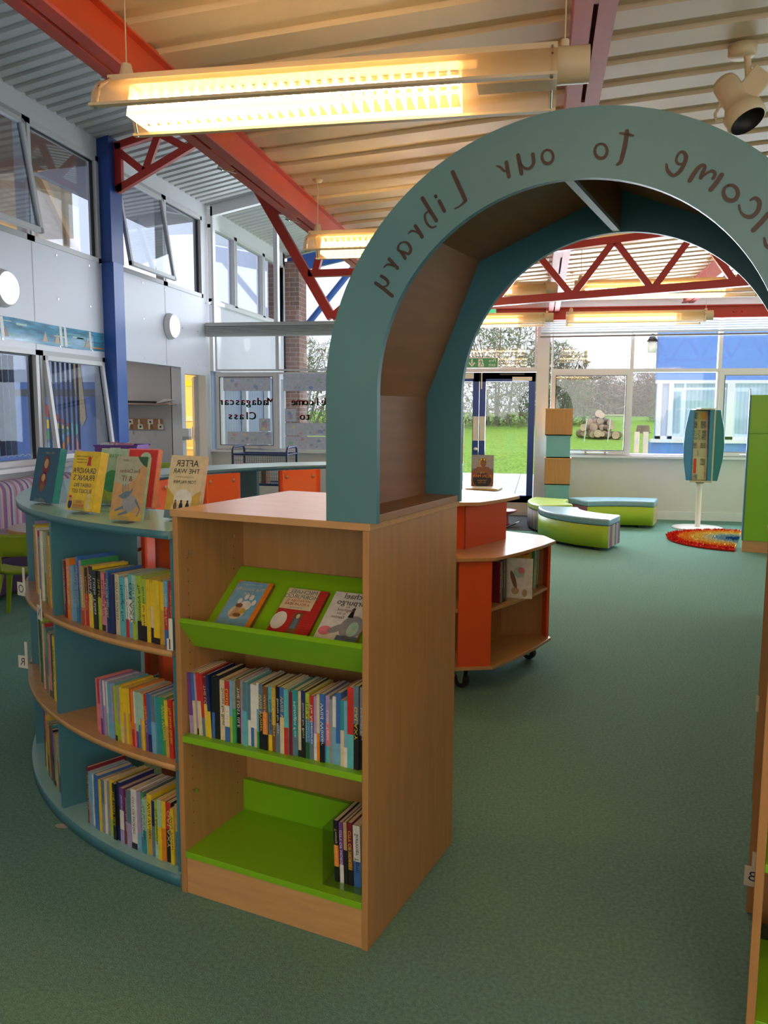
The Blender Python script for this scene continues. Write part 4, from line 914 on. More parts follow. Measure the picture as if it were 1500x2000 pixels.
def ring_place(R, start, z, jit=.004, lean=0.0):
    """books laid from left to right = decreasing angle"""
    def fn(off, t):
        th = start-math.degrees((off+t/2)/R); return RP(R+rr_.uniform(-jit, jit), th, z) @ T((-t/2, 0, 0)) @ Ry(lean)
    return fn
def fit(items, width):
    tot = sum(a for a, _ in items); return [(a*width*1000/tot, c) for a, c in items]
g1 = 'paperbacks on the top shelf of the near curved bookcase'
top1 = [(10, 'tan'), (12, 'maroon'), (9, 'purple'), (22, 'orange'), (14, 'sky'), (10, 'sky/slate'), (13, 'darkgreen/slate'), (9, 'blue'), (12, 'green/lilac'), (16, 'red/tan'), (14, 'red/black'), (9, 'white/cream'), (19, 'yellow/black'), (18, 'black'), (14, 'lime/black'),
        (18, 'pink'), (12, 'lilac/maroon'), (10, 'navy/blue'), (19, 'navy'), (17, 'cream'), (22, 'turquoise'), (12, 'red/white'), (18, 'sky/white/turquoise'), (13, 'lime/mint'), (17, 'black/lime'), (17, 'black/yellow/lime'), (12, 'yellow'), (12, 'black/cream/yellow'),
        (20, 'yellow'), (14, 'gold/yellow'), (12, 'blue/red/sky'), (17, 'red'), (16, 'black')]
row(fit(top1, 1.70*rad(20.6)), ring_place(1.70, 21.9, .7305), "near curved bookcase's top shelf", g1, (.185, .20), (.125, .135), 21, tch=.75, big={3: .205, 7: .222, 8: .21})
mid1 = [(9, c) for c in ('pink', 'lilac/pink', 'pink/red', 'purple/lilac', 'purple', 'lilac/white', 'mint/white', 'turquoise/sky', 'sky/turquoise', 'sky/lilac', 'mint/turquoise', 'lime', 'lime/lilac', 'yellow/lime', 'cream/yellow', 'tan/yellow', 'yellow', 'gold/yellow',
        'orange/red', 'red/orange', 'pink/white', 'purple/mint', 'teal/mint', 'pink/mint', 'yellow/mint')]+[(12, 'purple/red'), (16, 'navy/blue'), (16, 'sky/slate'), (17, 'teal'), (19, 'green'), (12, 'gold/yellow'), (15, 'red'), (15, 'red/orange'), (13, 'orange/red')]
row(fit(mid1, 1.70*rad(13.6)), ring_place(1.70, 14.9, .3835, lean=-.03), "near curved bookcase's middle shelf", 'paperbacks on the middle shelf of the near curved bookcase', (.178, .184), (.125, .13), 22, tch=.5)
low1 = [(10, 'maroon'), (13, 'grey/sky'), (17, 'white'), (21, 'blue'), (10, 'yellow'), (13, 'grey/slate'), (9, 'white/cream'), (12, 'grey'), (20, 'lime/yellow'), (13, 'black'), (15, 'navy/black/navy'), (16, 'lilac/white/purple'), (12, 'brown/maroon'), (17, 'lilac/slate'), (20, 'white'),
        (14, 'sky/lilac'), (9, 'slate/green'), (12, 'teal/mint'), (17, 'gold/yellow'), (13, 'slate/navy'), (12, 'mint/lime'), (12, 'yellow/mint'), (13, 'orange/yellow'), (16, 'black/red'), (11, 'yellow'), (9, 'slate/tan'), (12, 'mint/cream'), (9, 'black/white')]
row(fit(low1, 1.70*rad(16.2)), ring_place(1.70, 17.6, .0405), "near curved bookcase's bottom shelf", 'paperbacks on the bottom shelf of the near curved bookcase', (.178, .20), (.13, .14), 23, tch=.5)
b2t = [(16, 'purple/maroon'), (12, 'red/lilac'), (12, 'grey'), (13, 'slate/grey'), (10, 'white'), (20, 'yellow'), (14, 'green/mint'), (13, 'tan'), (13, 'orange/tan'), (12, 'slate'), (16, 'yellow'), (12, 'cream/white'), (13, 'red')]
row(fit(b2t*2, .54), ring_place(1.69, 43.6, .7305), 'top shelf beyond the teal divider', 'tall books on the top shelf beyond the divider', (.22, .27), (.18, .2), 24, tch=.3)
b2m = [(13, 'red/tan'), (10, 'slate/grey'), (12, 'lime/green'), (14, 'pink'), (10, 'grey'), (12, 'darkgreen/black'), (13, 'yellow'), (12, 'lime'), (12, 'black'), (12, 'cream'), (10, 'brown')]
row(fit(b2m*2, .46), ring_place(1.69, 40.0, .3835), 'middle shelf beyond the teal divider', 'tall books on the middle shelf beyond the divider', (.23, .26), (.18, .2), 25, tch=.2)
b2l = [(14, 'black/purple'), (10, 'grey'), (12, 'yellow/red'), (10, 'gold'), (12, 'slate/sky'), (18, 'black/tan'), (14, 'slate'), (12, 'brown'), (12, 'teal')]
row(fit(b2l*2, .36), ring_place(1.69, 36.5, .0405), 'bottom shelf beyond the teal divider', 'tall books on the bottom shelf beyond the divider', (.20, .23), (.17, .19), 26, tch=.2)
# letter markers clipped to shelf fronts
def marker(M, ch, label, h=.052, w=.05, flip=False):
    b = MB(); b.box((-w/2, -.0015, 0), (w/2, .0015, h), IVORY); b.box((w/2-.014, -.0012, h), (w/2, .0012, h+.06), IVORY); o = b.obj('shelf_marker'); o.matrix_world = M; bevel(o, .0007); tag(o, label, 'shelf marker', 'letter markers on shelf edges')
    l = MB(); l.text(ch, .045, PAL['navy'], T((0, -.0017, h*.5)) @ FACE); l.obj('marker_letter', o); return o
marker(RP(1.742, 26.0, .7), 'N', 'white shelf marker with a blue N, at the teal divider')
marker(RP(1.745, 38, .715) @ Rz(rad(30)), 'O', 'white shelf marker with an O, left of the N marker')
marker(RP(1.755, 44, .375) @ Rz(rad(48)), 'R', 'white shelf marker with an R, hanging off the far left of the ring')
marker(RP(1.742, 1.3, .735), 'I', 'white shelf marker tucked at the right end of the near top shelf', h=.035, w=.022)

# display books on acrylic easels on the ring top
Z0 = 1.0855
def easel(M, label, h=.15):
    b = MB(); b.box((-.03, .0, .002), (.03, .0025, h), ACRYL, Rx(-.24)); b.box((-.03, -.036, .0), (.03, .002, .0025), ACRYL); b.box((-.03, -.036, .0), (.03, -.0335, .022), ACRYL); b.box((-.03, .0, .0), (.03, .0025, h*.92), ACRYL, T((0, .068, 0)) @ Rx(.24))
    o = b.obj('book_easel'); o.matrix_world = M; tag(o, label, 'book easel', 'clear acrylic book easels on the teal ring top'); return o
def on_easel(x, y, yaw, w, h, t, board, spine, draw, tfn, label, elabel, zk=1.0):
    M = T((x, y, Z0)) @ Rz(yaw) @ T((0, t+.002, 0)); easel(M, elabel)
    return cover_book(M @ Rx(-.24) @ T((0, -t-.001, .0032)), w, h, t, PAL[board], PAL[spine], draw, label, 'books displayed face-out on the teal ring top', tfn, zk)
def d_grandpa(a, w, h):
    rct(a, -w/2, 0, w/2, h, 'yellow'); rct(a, -.035, .006, .022, .035, 'gold', -.0009); ell(a, .016, .172, .007, .010, 'red', -.0012); poly(a, [(.006, .15), (.026, .15), (.022, .168), (.010, .168)], 'red', -.0011); poly(a, [(.004, .185), (.007, .185), (.013, .165), (.010, .165)], 'orange', -.0010); poly(a, [(.026, .185), (.029, .185), (.023, .165), (.020, .165)], 'orange', -.0010)
    for i, (x, z) in enumerate(((.038, .02), (.04, .035), (.037, .05), (.044, .012))): ell(a, x, z, .007, .008, 'cream', -.0012)
    ell(a, -.048, .02, .010, .016, 'navy', -.0012); ell(a, -.048, .038, .008, .008, 'tan', -.0013); ell(a, -.05, .045, .008, .004, 'red', -.0014)
def t_grandpa(a, w, h):
    tx(a, 'GRANDPA', .026, 'navy', 0, .132, sx=.92); tx(a, "FRANK'S", .027, 'navy', .002, .108); tx(a, 'GREAT BIG', .018, 'navy', 0, .084, sx=.95); tx(a, 'BUCKET LIST', .019, 'navy', 0, .064, sx=.88)
    tx(a, 'JENNY', .010, 'red', -.006, .028); tx(a, 'PEARSON', .0115, 'red', -.006, .016)
    for i, s_ in enumerate(('DARING TO DREAM', 'BIG ADVENTURES', 'WITH GRANDPA')): tx(a, s_, .0062, 'black', -.022, .180-.010*i)
on_easel(-1.4835, 2.4585, rad(-20), .128, .198, .032, 'yellow', 'yellow', d_grandpa, t_grandpa, 'bright yellow paperback with large navy title on the teal ring top', 'clear easel holding the bright yellow paperback')
def d_it(a, w, h):
    rct(a, -w/2, 0, w/2, h, 'haze'); poly(a, [(-w/2, 0), (w/2, 0), (w/2, .19), (.045, .185), (.02, .13), (-.015, .105), (-w/2, .12)], 'sand', -.0008); poly(a, [(-w/2, 0), (w/2, 0), (w/2, .02), (-w/2, .03)], 'gold', -.0009)
    poly(a, [(.02, .198), (w/2-.002, .198), (w/2-.002, .165), (.045, .172), (.03, .185)], 'darkgreen', -.0011); ell(a, .008, .052, .028, .027, 'grey', -.0011, .3); ell(a, -.010, .078, .020, .010, 'slate', -.0012, .4)
    for x in (-.020, -.010, .000): poly(a, [(x, .08), (x+.002, .08), (x-.004, .112), (x-.006, .112)], 'slate', -.0013)
    for P_ in ([(.028, .06), (.050, .035), (.053, .038), (.032, .07)], [(.050, .035), (.040, .014), (.044, .013), (.054, .036)], [(-.015, .045), (-.045, .030), (-.044, .025), (-.010, .036)], [(.0, .03), (-.03, .018), (-.028, .013), (.008, .022)], [(-.026, .080), (-.038, .072), (-.024, .070)], [(.0, .086), (.018, .100), (.010, .082)]): poly(a, P_, 'slate', -.0013)
def t_it(a, w, h): tx(a, 'Five Children', .017, 'brown', -.004, .152, sx=.85); tx(a, '& IT', .024, 'brown', -.012, .128); tx(a, 'E. NESBIT', .008, 'brown', -.02, .185)
on_easel(-1.2365, 2.303, rad(-13), .122, .198, .012, 'mint', 'mint', d_it, t_it, 'sandy paperback with a grey long-armed creature, second from right on the ring top', 'clear easel holding the sandy creature paperback')
def d_war(a, w, h):
    rct(a, -w/2, 0, w/2, h, 'cream'); ell(a, 0, .06, .035, .032, 'white', -.0009); poly(a, [(-w/2, 0), (w/2, 0), (w/2, .09), (.03, .068), (.0, .072), (-.03, .064), (-w/2, .098)], 'gold', -.0008); ell(a, 0, .03, .042, .028, 'cream', -.0011); poly(a, [(-w/2, 0), (w/2, 0), (w/2, .018), (-w/2, .026)], 'slate', -.0012)
    for x, c in ((-.026, 'brown'), (-.004, 'black'), (.020, 'black')): ell(a, x, .038, .007, .013, c, -.0013); ell(a, x, .054, .0035, .0045, c, -.0013)
def t_war(a, w, h): tx(a, 'AFTER', .029, 'black', .002, .172, sx=1.05); tx(a, 'THE WAR', .021, 'black', .002, .148, sx=1.1); tx(a, 'FROM DARKNESS TO WINDERMERE', .0042, 'brown', 0, .130); tx(a, 'TOM PALMER', .0145, 'black', 0, .114)
on_easel(-1.0835, 2.362, rad(-14), .128, .198, .02, 'cream', 'cream', d_war, t_war, 'cream paperback with three small figures beside the beech bookcase top', 'clear easel holding the cream paperback with three figures')
def d_blue(a, w, h):
    rct(a, -w/2, 0, w/2, h, 'deepblue')
    ell(a, .0, .135, .018, .034, 'maroon', -.001); ell(a, .0, .140, .011, .018, 'tan', -.0012); ell(a, -.005, .075, .02, .036, 'maroon', -.001); ell(a, -.005, .088, .010, .014, 'tan', -.0012); ell(a, -.005, .055, .012, .02, 'brown', -.0012)
def t_blue(a, w, h): tx(a, 'THE THREE', .010, 'tan', .012, .178); tx(a, 'a story', .007, 'tan', 0, .012)
on_easel(-1.7575, 2.667, rad(-20), .122, .198, .03, 'deepblue', 'teal', d_blue, t_blue, 'dark blue paperback with two figures in red frames, leftmost on the ring top', 'clear easel holding the leftmost dark blue paperback')
def d_green(a, w, h): rct(a, -w/2, 0, w/2, h, 'lime'); rct(a, -w/2, .1, w/2, h, 'mint', -.0007); ell(a, 0, .08, .04, .04, 'green', -.001)
on_easel(-1.50, 2.68, rad(-14), .128, .198, .028, 'mint', 'lime', d_green, lambda a, w, h: tx(a, 'SAFARI', .02, 'green', 0, .17), 'pale green paperback standing just behind the bright yellow one', 'clear easel holding the pale green paperback')
def d_red(a, w, h): rct(a, -w/2, 0, w/2, h, 'pink'); rct(a, -w/2+.004, .004, w/2-.004, h-.004, 'red', -.0007); ell(a, .012, .175, .022, .018, 'mint', -.001); ell(a, .012, .165, .012, .014, 'tan', -.0011)
on_easel(-1.35, 2.60, rad(-12), .128, .205, .02, 'pink', 'orange', d_red, lambda a, w, h: tx(a, 'Garden', .02, 'cream', 0, .12), 'red paperback with orange spine behind the sandy creature book', 'clear easel holding the red and orange paperback')

# ================================================================ ORANGE BOOK TROLLEY
TM = T((-.48, 4.61, 0)) @ Rz(rad(64.1))
tro = thing('book_trolley', 'two-tier orange and beech book trolley on castors behind the beech bookcase', 'trolley', M=TM)
def petal(r, k=1.0):
    P = []
    base = [(-.475, -.34), (-.34, -.475), (-.12, -.492), (.12, -.492), (.34, -.475)]
    for q in range(4):
        a = q*PI/2
        for x, y in base: P.append(((x*cos(a)-y*sin(a))*r, (x*sin(a)+y*cos(a))*r))
    out = []
    for p in P:
        if not out or math.hypot(p[0]-out[-1][0], p[1]-out[-1][1]) > 1e-4: out.append(p)
    if math.hypot(out[0][0]-out[-1][0], out[0][1]-out[-1][1]) < 1e-4: out.pop()
    return out
for z0, z1, r, nm in ((.122, .140, 1, 'base_board'), (.416, .434, .95, 'shelf'), (.684, .702, 1.02, 'worktop'), (.938, .957, .66, 'top_board')):
    o = MB().prism(petal(r), z0, z1, BEECHH).obj(nm, tro); bevel(o, .003, 2, 50)
    if nm == 'worktop': pass
for q in range(4):
    b = MB(); M = Rz(q*PI/2+PI/4); b.box((-.085, -.565, .14), (.085, -.549, .684), ORANGE, M); b.obj('end_panel', tro)
    b = MB(); b.box((-.008, -.549, .14), (.008, -.05, .684), BEECH, M); b.obj('divider', tro)
b = MB(); b.box((-.23, -.23, .702), (.23, .23, .938), ORANGE); b.box((-.232, -.2325, .702), (-.222, -.228, .938), ORANGE_SHADE); b.obj('upper_box', tro)  # corner strip carries the shaded orange tone
b = MB(); b.box((-.22, -.22, .14), (.22, .22, .684), BEECH); b.obj('core', tro)
for q in range(4):
    a = q*PI/2-PI/4-.08; cx_, cy_ = .47*sin(a), -.47*cos(a)
    c = MB(); c.box((-.03, -.03, .112), (.03, .03, .122), CHROME, T((cx_, cy_, 0))); c.add([(cx_-.02, cy_-.03, .115), (cx_-.02, cy_+.03, .115), (cx_-.02, cy_+.012, .035), (cx_-.02, cy_-.012, .035)], [(0, 1, 2, 3)], CHROME)
    c.add([(cx_+.02, cy_-.03, .115), (cx_+.02, cy_+.03, .115), (cx_+.02, cy_+.012, .035), (cx_+.02, cy_-.012, .035)], [(0, 1, 2, 3)], CHROME); o = c.obj('castor', tro)
    c = MB(); c.tube([(cx_-.014, cy_, .0385), (cx_+.014, cy_, .0385)], .038, BLACK, 18); c.tube([(cx_-.016, cy_, .0385), (cx_+.016, cy_, .0385)], .014, CHROME, 10); c.obj('wheel', o)
def pl_tr(off, t): return TM @ T((-.20+off, -.43, .4345)) @ Ry(-.02)
tb = [(14, 'brown/maroon'), (9, 'grey'), (12, 'maroon'), (10, 'black'), (12, 'slate'), (14, 'darkgreen'), (10, 'tan')]
row(tb, pl_tr, 'trolley shelf behind the end panel', 'picture books on the trolley shelf', (.20, .235), (.18, .19), 31, tch=.2)
def pl_tr2(off, t): return TM @ T((.20+off, -.42, .4345)) @ Ry(.06)
row([(8, 'green'), (10, 'cream'), (9, 'grey/slate'), (8, 'white'), (10, 'slate'), (9, 'turquoise'), (10, 'tan')], pl_tr2, 'right half of the trolley shelf', 'picture books on the trolley shelf', (.21, .24), (.18, .19), 32, tch=0)
def d_pic(a, w, h): rct(a, -w/2, 0, w/2, h, 'white'); ell(a, .0, .14, .03, .03, 'mint', -.0009); ell(a, .01, .15, .018, .018, 'pink', -.001); ell(a, -.03, .10, .012, .05, 'brown', -.001, .3); ell(a, -.02, .04, .02, .02, 'tan', -.001); ell(a, .03, .03, .014, .02, 'tan', -.001)
cover_book(TM @ T((-.035, -.455, .4345)) @ Rz(rad(-68)) @ Rx(-.05), .14, .215, .009, PAL['white'], PAL['cream'], d_pic, 'white picture book with brown animal drawings facing out on the trolley', 'picture books on the trolley shelf')
def d_pic2(a, w, h): rct(a, -w/2, 0, w/2, h, 'gold'); rct(a, -w/2, 0, w/2, .1, 'tan', -.0008); poly(a, [(-.08, .08), (.06, .16), (.08, .14), (-.02, .04)], 'black', -.001); ell(a, .0, .05, .05, .03, 'darkgreen', -.0011); ell(a, .03, .21, .05, .012, 'red', -.001)
cover_book(TM @ T((.12, -.36, .4345)) @ Rz(rad(-30)), .19, .24, .008, PAL['gold'], PAL['gold'], d_pic2, 'golden jungle picture book leaning behind the white one on the trolley', 'picture books on the trolley shelf')

# ================================================================ ROUND TABLE WITH GRAPHIC BOOK
TABT = mat('pale_table_laminate', (.60, .50, .46), .3); TABE = mat('table_edge', (.45, .30, .18), .5)
rt = thing('round_table', 'round pale table beyond the ring, before the navy exit doors', 'table', (-.93, 7.72, 0))
o = MB().lathe([(0, .700), (.60, .700), (.60, .724), (0, .724)], TABT, 48, smooth=False).obj('tabletop', rt); b = MB(); b.lathe([(.601, .701), (.604, .712), (.601, .723)], TABE, 48); b.obj('edge_band', rt)
for q in range(4):
    a = q*PI/2+.4; b = MB(); b.tube([(.42*cos(a), .42*sin(a), 0), (.42*cos(a), .42*sin(a), .70)], .022, GREYW, 12); b.obj('leg', rt)
def d_iron(a, w, h):
    rct(a, -w/2, 0, w/2, h, 'slate'); rct(a, -w/2, .17, w/2, h, 'grey', -.0007); poly(a, [(-w/2, 0), (w/2, 0), (w/2, .13), (.055, .185), (-.045, .185), (-w/2, .14)], 'brown', -.0009); ell(a, .0, .225, .032, .045, 'gold', -.001); ell(a, .006, .22, .028, .04, 'brown', -.0011); ell(a, 0, .252, .03, .012, 'black', -.0013)
    for x in (-.014, .014): ell(a, x, .252, .009, .009, 'yellow', -.0015)
    ell(a, .0, .06, .085, .07, 'black', -.0012)
def t_iron(a, w, h): tx(a, 'THE', .026, 'gold', 0, .128); tx(a, 'IRON MAN', .040, 'orange', 0, .098, sx=.92); tx(a, 'Ted Hughes', .018, 'gold', 0, .058); tx(a, 'Chris Mould', .014, 'gold', 0, .038)
cover_book(T((-.515, 7.70, .7255)) @ Rz(rad(-2)) @ Rx(-.12), .205, .295, .012, PAL['slate'], PAL['slate'], d_iron, 'large dark book with gold lettering standing on the round table', 'books on the round table', t_iron)
for i, (dx, c) in enumerate(((0, 'tan'), (.012, 'gold'), (-.01, 'cream'))):
    b = MB(); b.box((-.14, -.10, 0), (.14, .10, .006), PAL[c]); b.box((-.138, -.0985, .006), (.139, .101, .0065), PAL['white']); o = b.obj('magazine'); o.location = (-.50+dx, 7.42, .7245+.0066*i); o.rotation_euler = (0, 0, -.1+.12*i)
    tag(o, '%s magazine in the small stack on the round table' % ('lowest', 'middle', 'topmost')[i], 'magazine', 'magazines on the round table')
# large character-free storybook standing on the ring end
def d_fig(a, w, h): rct(a, -w/2, 0, w/2, h, 'brown'); ell(a, .01, .06, .06, .05, 'purple', -.001); ell(a, .02, .16, .03, .04, 'orange', -.001); ell(a, .01, .12, .03, .04, 'green', -.0011)
cover_book(FM @ T((RC[0]-1.56*sin(rad(163)), RC[1]-1.56*cos(rad(163)), Z0)) @ Rz(FA*-1) @ Rx(-.15), .2, .27, .012, PAL['brown'], PAL['orange'], d_fig, 'large purple and brown book at the far end of the ring, beside the arch', 'books displayed face-out on the teal ring top')
# toy on the dark matting
PKM = mat('pink_toy_plastic', (.62, .16, .20), .35)
b = MB(); b.lathe([(.0, .0), (.09, .0), (.07, .02), (.06, .12), (.16, .17), (.17, .185), (.13, .18), (.05, .13), (0, .13)], PKM, 24); o = b.obj('toy_bowl'); o.location = (-.42, 10.4, .007); tag(o, 'pink plastic toy bowl on the dark mat behind the trolley', 'toy')
b = MB(); b.bar((0, 0, .01), (.12, .1, .05), .03, .012, BLACK); b.bar((.12, .1, .05), (.16, .12, .07), .02, .01, WHITE); o = b.obj('toy_spade'); o.location = (-.38, 10.05, .007); tag(o, 'small black and white toy tool lying beside the pink bowl', 'toy')

# ================================================================ CURVED UPHOLSTERED BENCHES
STR = [(.10, .09, .12), (.32, .12, .10), (.30, .36, .30), (.42, .34, .16), (.10, .09, .12), (.16, .26, .34), (.40, .28, .36), (.24, .10, .12)]
LIMV = mat('lime_vinyl', (.36, .56, .03), .38); LIMT = mat('pale_lime_vinyl', (.46, .62, .14), .35); SKYV = mat('dusty_blue_vinyl', (.20, .38, .47), .35)
STRIPE = bands('striped_bench_fabric', 0, 9, STR, .7); STRIPA = bands('striped_bench_fabric_side', 'angle', 10, STR, .7)
def bench(label, cx_, cy_, r0, r1, a0, a1, sidem, topm, endm, innerm=None):
    t = thing('curved_bench', label, 'bench', (cx_, cy_, 0), group='curved upholstered benches by the far window')
    n = 20; b = MB(); b.sector(0, 0, r0, r1, a0, a1, .035, .262, endm, n, mts=(endm, sidem, endm, innerm or sidem)); o = b.obj('body', t)
    c = MB(); c.sector(0, 0, r0-.004, r1+.004, a0-.2, a1+.2, .262, .335, topm, n); o = c.obj('cushion_top', t); bevel(o, .022, 4, 50)
    for a in (a0+8, (a0+a1)/2, a1-8):
        for r in (r0+.06, r1-.06):
            f = MB(); x, y = -sin(rad(a))*r, -cos(rad(a))*r; f.box((x-.025, y-.025, 0), (x+.025, y+.025, .036), BLACK); f.obj('foot', t)
    return t
bench('front curved bench, lime sides and dusty blue top with a striped end', 1.08, 9.62, .62, 1.07, 19.6, 94, LIMV, SKYV, STRIPE)
bench('left curved bench with pale lime top and striped sides', .95, 10.28, .62, 1.07, 60, 113, STRIPA, LIMT, STRIPA)
bench('rear curved bench with blue top, standing nearest the far wall', 1.15, 9.38, 1.1, 1.55, 150, 193, LIMV, SKYV, STRIPA)
# ================================================================ CUBE TOWER
tw = thing('cube_tower', 'narrow tower of alternating beech and teal cubes by the far window', 'shelf tower', (.24, 11.02, 0))
TEALC = mat('bright_teal_laminate', (.17, .44, .50), .35)
for z0, z1, w, mt in ((.06, .479, .150, TEALC), (.482, .828, .162, BEECH), (.831, 1.115, .150, TEALC), (1.118, 1.46, .170, BEECH)):
    b = MB(); b.box((-w, -w, z0), (w, -w+.015, z1), mt); b.box((-w, w-.015, z0), (w, w, z1), mt); b.box((w-.015, -w+.015, z0), (w, w-.015, z1), mt); b.box((-w+.02, -w+.015, z0), (-w+.03, -.02, z1), TEAL if mt is BEECH else BEECH)
    b.box((-w-.008, -w-.008, z1-.014), (w+.008, w+.008, z1), BEECHE if mt is BEECH else mt); b.box((-w, -w, z0), (w, w, z0+.01), mt); b.obj('cube', tw)
MB().lathe([(0, 0), (.17, 0), (.17, .02), (.05, .06), (0, .06)], GREYW, 24).obj('base', tw)

# ================================================================ NEWSPAPER STAND
ns = thing('newspaper_stand', 'blue rotating newspaper rack on a white pole before the far right window', 'stand', (1.95, 10.65, 0))
WM = mat('white_powder_coat', (.82, .80, .80), .35); BLW = mat('blue_wing_panel', (.03, .16, .38), .35); TLW = mat('teal_wing_panel', (.015, .17, .24), .35)
MB().lathe([(0, 0), (.30, 0), (.30, .012), (.05, .02), (0, .02)], WM, 48).obj('base', ns)
MB().tube([(0, 0, .02), (0, 0, .58)], .032, WM, 16).obj('pole', ns)
MB().tube([(0, 0, .56), (0, 0, .585)], .05, BLACK, 16).obj('collar', ns)
def wing(side, x_in, bow, mt, ang):
    P = [(0, .60), (bow*.55, .60), (bow, .85), (bow*1.12, 1.03), (bow, 1.22), (bow*.55, 1.45), (0, 1.45)]
    M = T((x_in, -.14, 0)) @ Rz(ang) @ FACE
    pts = [(side*x, z) for x, z in P]
    if side < 0: pts = pts[::-1]
    return MB().prism(pts, -.009, .009, mt, M)
bevel(wing(-1, -.135, .10, BLW, rad(20)).obj('wing_panel', ns), .003); bevel(wing(1, .115, .105, TLW, rad(-14)).obj('wing_panel', ns), .003)
b = MB(); b.box((-.14, -.13, .60), (-.12, .1, 1.45), BLW); b.box((.055, -.145, .60), (.10, .1, 1.45), BLW); b.box((.10, -.15, .60), (.118, .1, 1.45), mat('grey_strip', (.42, .40, .36), .5)); b.box((-.12, .02, .60), (.06, .04, 1.45), BLACK); b.obj('frame', ns)
b = MB(); b.box((-.145, -.15, .578), (.11, .12, .60), mat('rack_tray', (.45, .38, .32), .5)); b.box((-.11, -.14, 1.45), (.11, .12, 1.462), mat('rack_tray')); b.obj('tray', ns)
b = MB(); b.box((-.06, -.16, 1.463), (.12, .10, 1.475), WHITE); o = b.obj('folded_leaflet'); o.location = (1.95, 10.65, 0); tag(o, 'white papers lying on top of the newspaper rack', 'leaflet')
NEWS = mat('newsprint', (.52, .46, .36), .8); NINK = mat('newsprint_ink', (.10, .09, .09), .8); NGREY = mat('newsprint_photo', (.25, .23, .22), .8, noise=.5, nscale=40)
npz = [(1.32, 1.44, 'topmost newspaper in the rack, with a brown picture'), (1.21, 1.335, 'second newspaper from the top of the rack'), (1.06, 1.225, 'newspaper in the rack with large black headline letters'), (.97, 1.075, 'fourth newspaper from the top, showing grey photographs'), (.875, .985, 'plain folded newspaper above the lowest one in the rack'), (.605, .885, 'lowest newspaper in the rack, with red masthead')]
for i, (z0, z1, lab) in enumerate(npz):
    t = thing('newspaper', lab, 'newspaper', (1.95, 10.65, z0), group='newspapers in the rotating rack'); y = -.02-.018*i; H = z1-z0
    b = MB(); b.box((-.115, y, 0), (.052, y+.008, H), NEWS); b.obj('sheets', t); a = MB(); q = lambda x0, zz0, x1, zz1, mt: a.add([(x0, y-.001, zz0), (x1, y-.001, zz0), (x1, y-.001, zz1), (x0, y-.001, zz1)], [(0, 1, 2, 3)], mt)
    MT = T((0, y-.0015, 0))
    if i == 2: a.text('TO B', .052, NINK, MT @ T((-.085, 0, H*.55)) @ FACE @ Rz(PI/2)); a.text('KING', .048, NINK, MT @ T((-.045, 0, H*.55)) @ FACE @ Rz(PI/2)); q(-.015, .03, .035, H-.02, NGREY)
    elif i == 5: a.text('First News', .034, PAL['red'], MT @ T((.03, 0, H*.35)) @ FACE @ Rz(PI/2)); q(-.105, .08, -.07, H-.02, PAL['red']); q(-.03, H-.10, .03, H-.02, NGREY); q(-.11, .01, -.05, .07, NGREY)
    elif i == 4: q(-.06, .02, -.055, H-.02, NINK); q(-.045, .02, -.043, H-.03, NINK)
    else: q(-.11, .02, -.07, H-.02, NGREY); q(-.03, .02, .03, H-.02, NGREY if i else PAL['orange']); q(-.062, .02, -.056, H-.01, PAL['orange'])
    a.obj('print', t)

# ================================================================ LIME CABINET, RUG
GM = T((2.072, 8.93, 0)) @ Rz(rad(-12))
gc = thing('lime_cabinet', 'tall lime green bookcase end with teal side panel at the right edge', 'bookcase', M=GM)
MB().box((.01, .01, 0), (1.0, .3, .118), BEECHH).obj('plinth', gc); MB().box((.016, 0, .118), (1.0, .02, 1.210), LIME).obj('lower_panel', gc); MB().box((.016, 0, 1.217), (1.0, .02, 1.60), LIME).obj('upper_panel', gc)
b = MB(); b.add([(0, -.004, .118), (.016, -.004, .118), (.016, -.004, 1.60), (0, -.004, 1.60), (0, .3, .118), (.016, .3, .118), (.016, .3, 1.67), (0, .3, 1.67)], [(0, 1, 2, 3), (7, 6, 5, 4), (0, 3, 7, 4), (1, 5, 6, 2), (3, 2, 6, 7), (0, 4, 5, 1)], TEAL); b.obj('side_panel', gc)
MB().box((.016, .02, .118), (1.0, .3, 1.598), LIME).obj('carcass', gc)
rg = thing('rainbow_rug', 'half-round shaggy rainbow rug beside the lime cabinet', 'rug', M=T((2.20, 9.62, .002)) @ Rz(rad(-15.2)))
rings = [(.75, .63, (.62, .03, .02)), (.63, .50, (.72, .30, .06)), (.50, .36, (.70, .50, .16)), (.36, .27, (.60, .56, .42)), (.27, .13, (.24, .36, .48)), (.13, .0, (.03, .10, .34))]
for i, (ra, rb_, c) in enumerate(rings):
    m_ = mat('shag_pile_%d' % i, c, .95, noise=.25, nscale=60, bump=.8, bscale=140, spec=.1)
    b = MB(); b.sector(0, 0, rb_, ra, 0, 180, 0, .022, m_, 36)
    r = random.Random(i); V = []; Fq = []
    for k in range(int(900*ra)):
        a = rad(r.uniform(1, 179)); R = r.uniform(rb_, ra)+.01; x, y = -sin(a)*R, -cos(a)*R; kk = len(V); V += [(x-.008, y, .02), (x+.008, y, .02), (x+r.uniform(-.02, .02), y+r.uniform(-.02, .02), .045)]; Fq.append((kk, kk+1, kk+2))
    b.add(V, Fq, m_); b.obj('pile_band', rg)

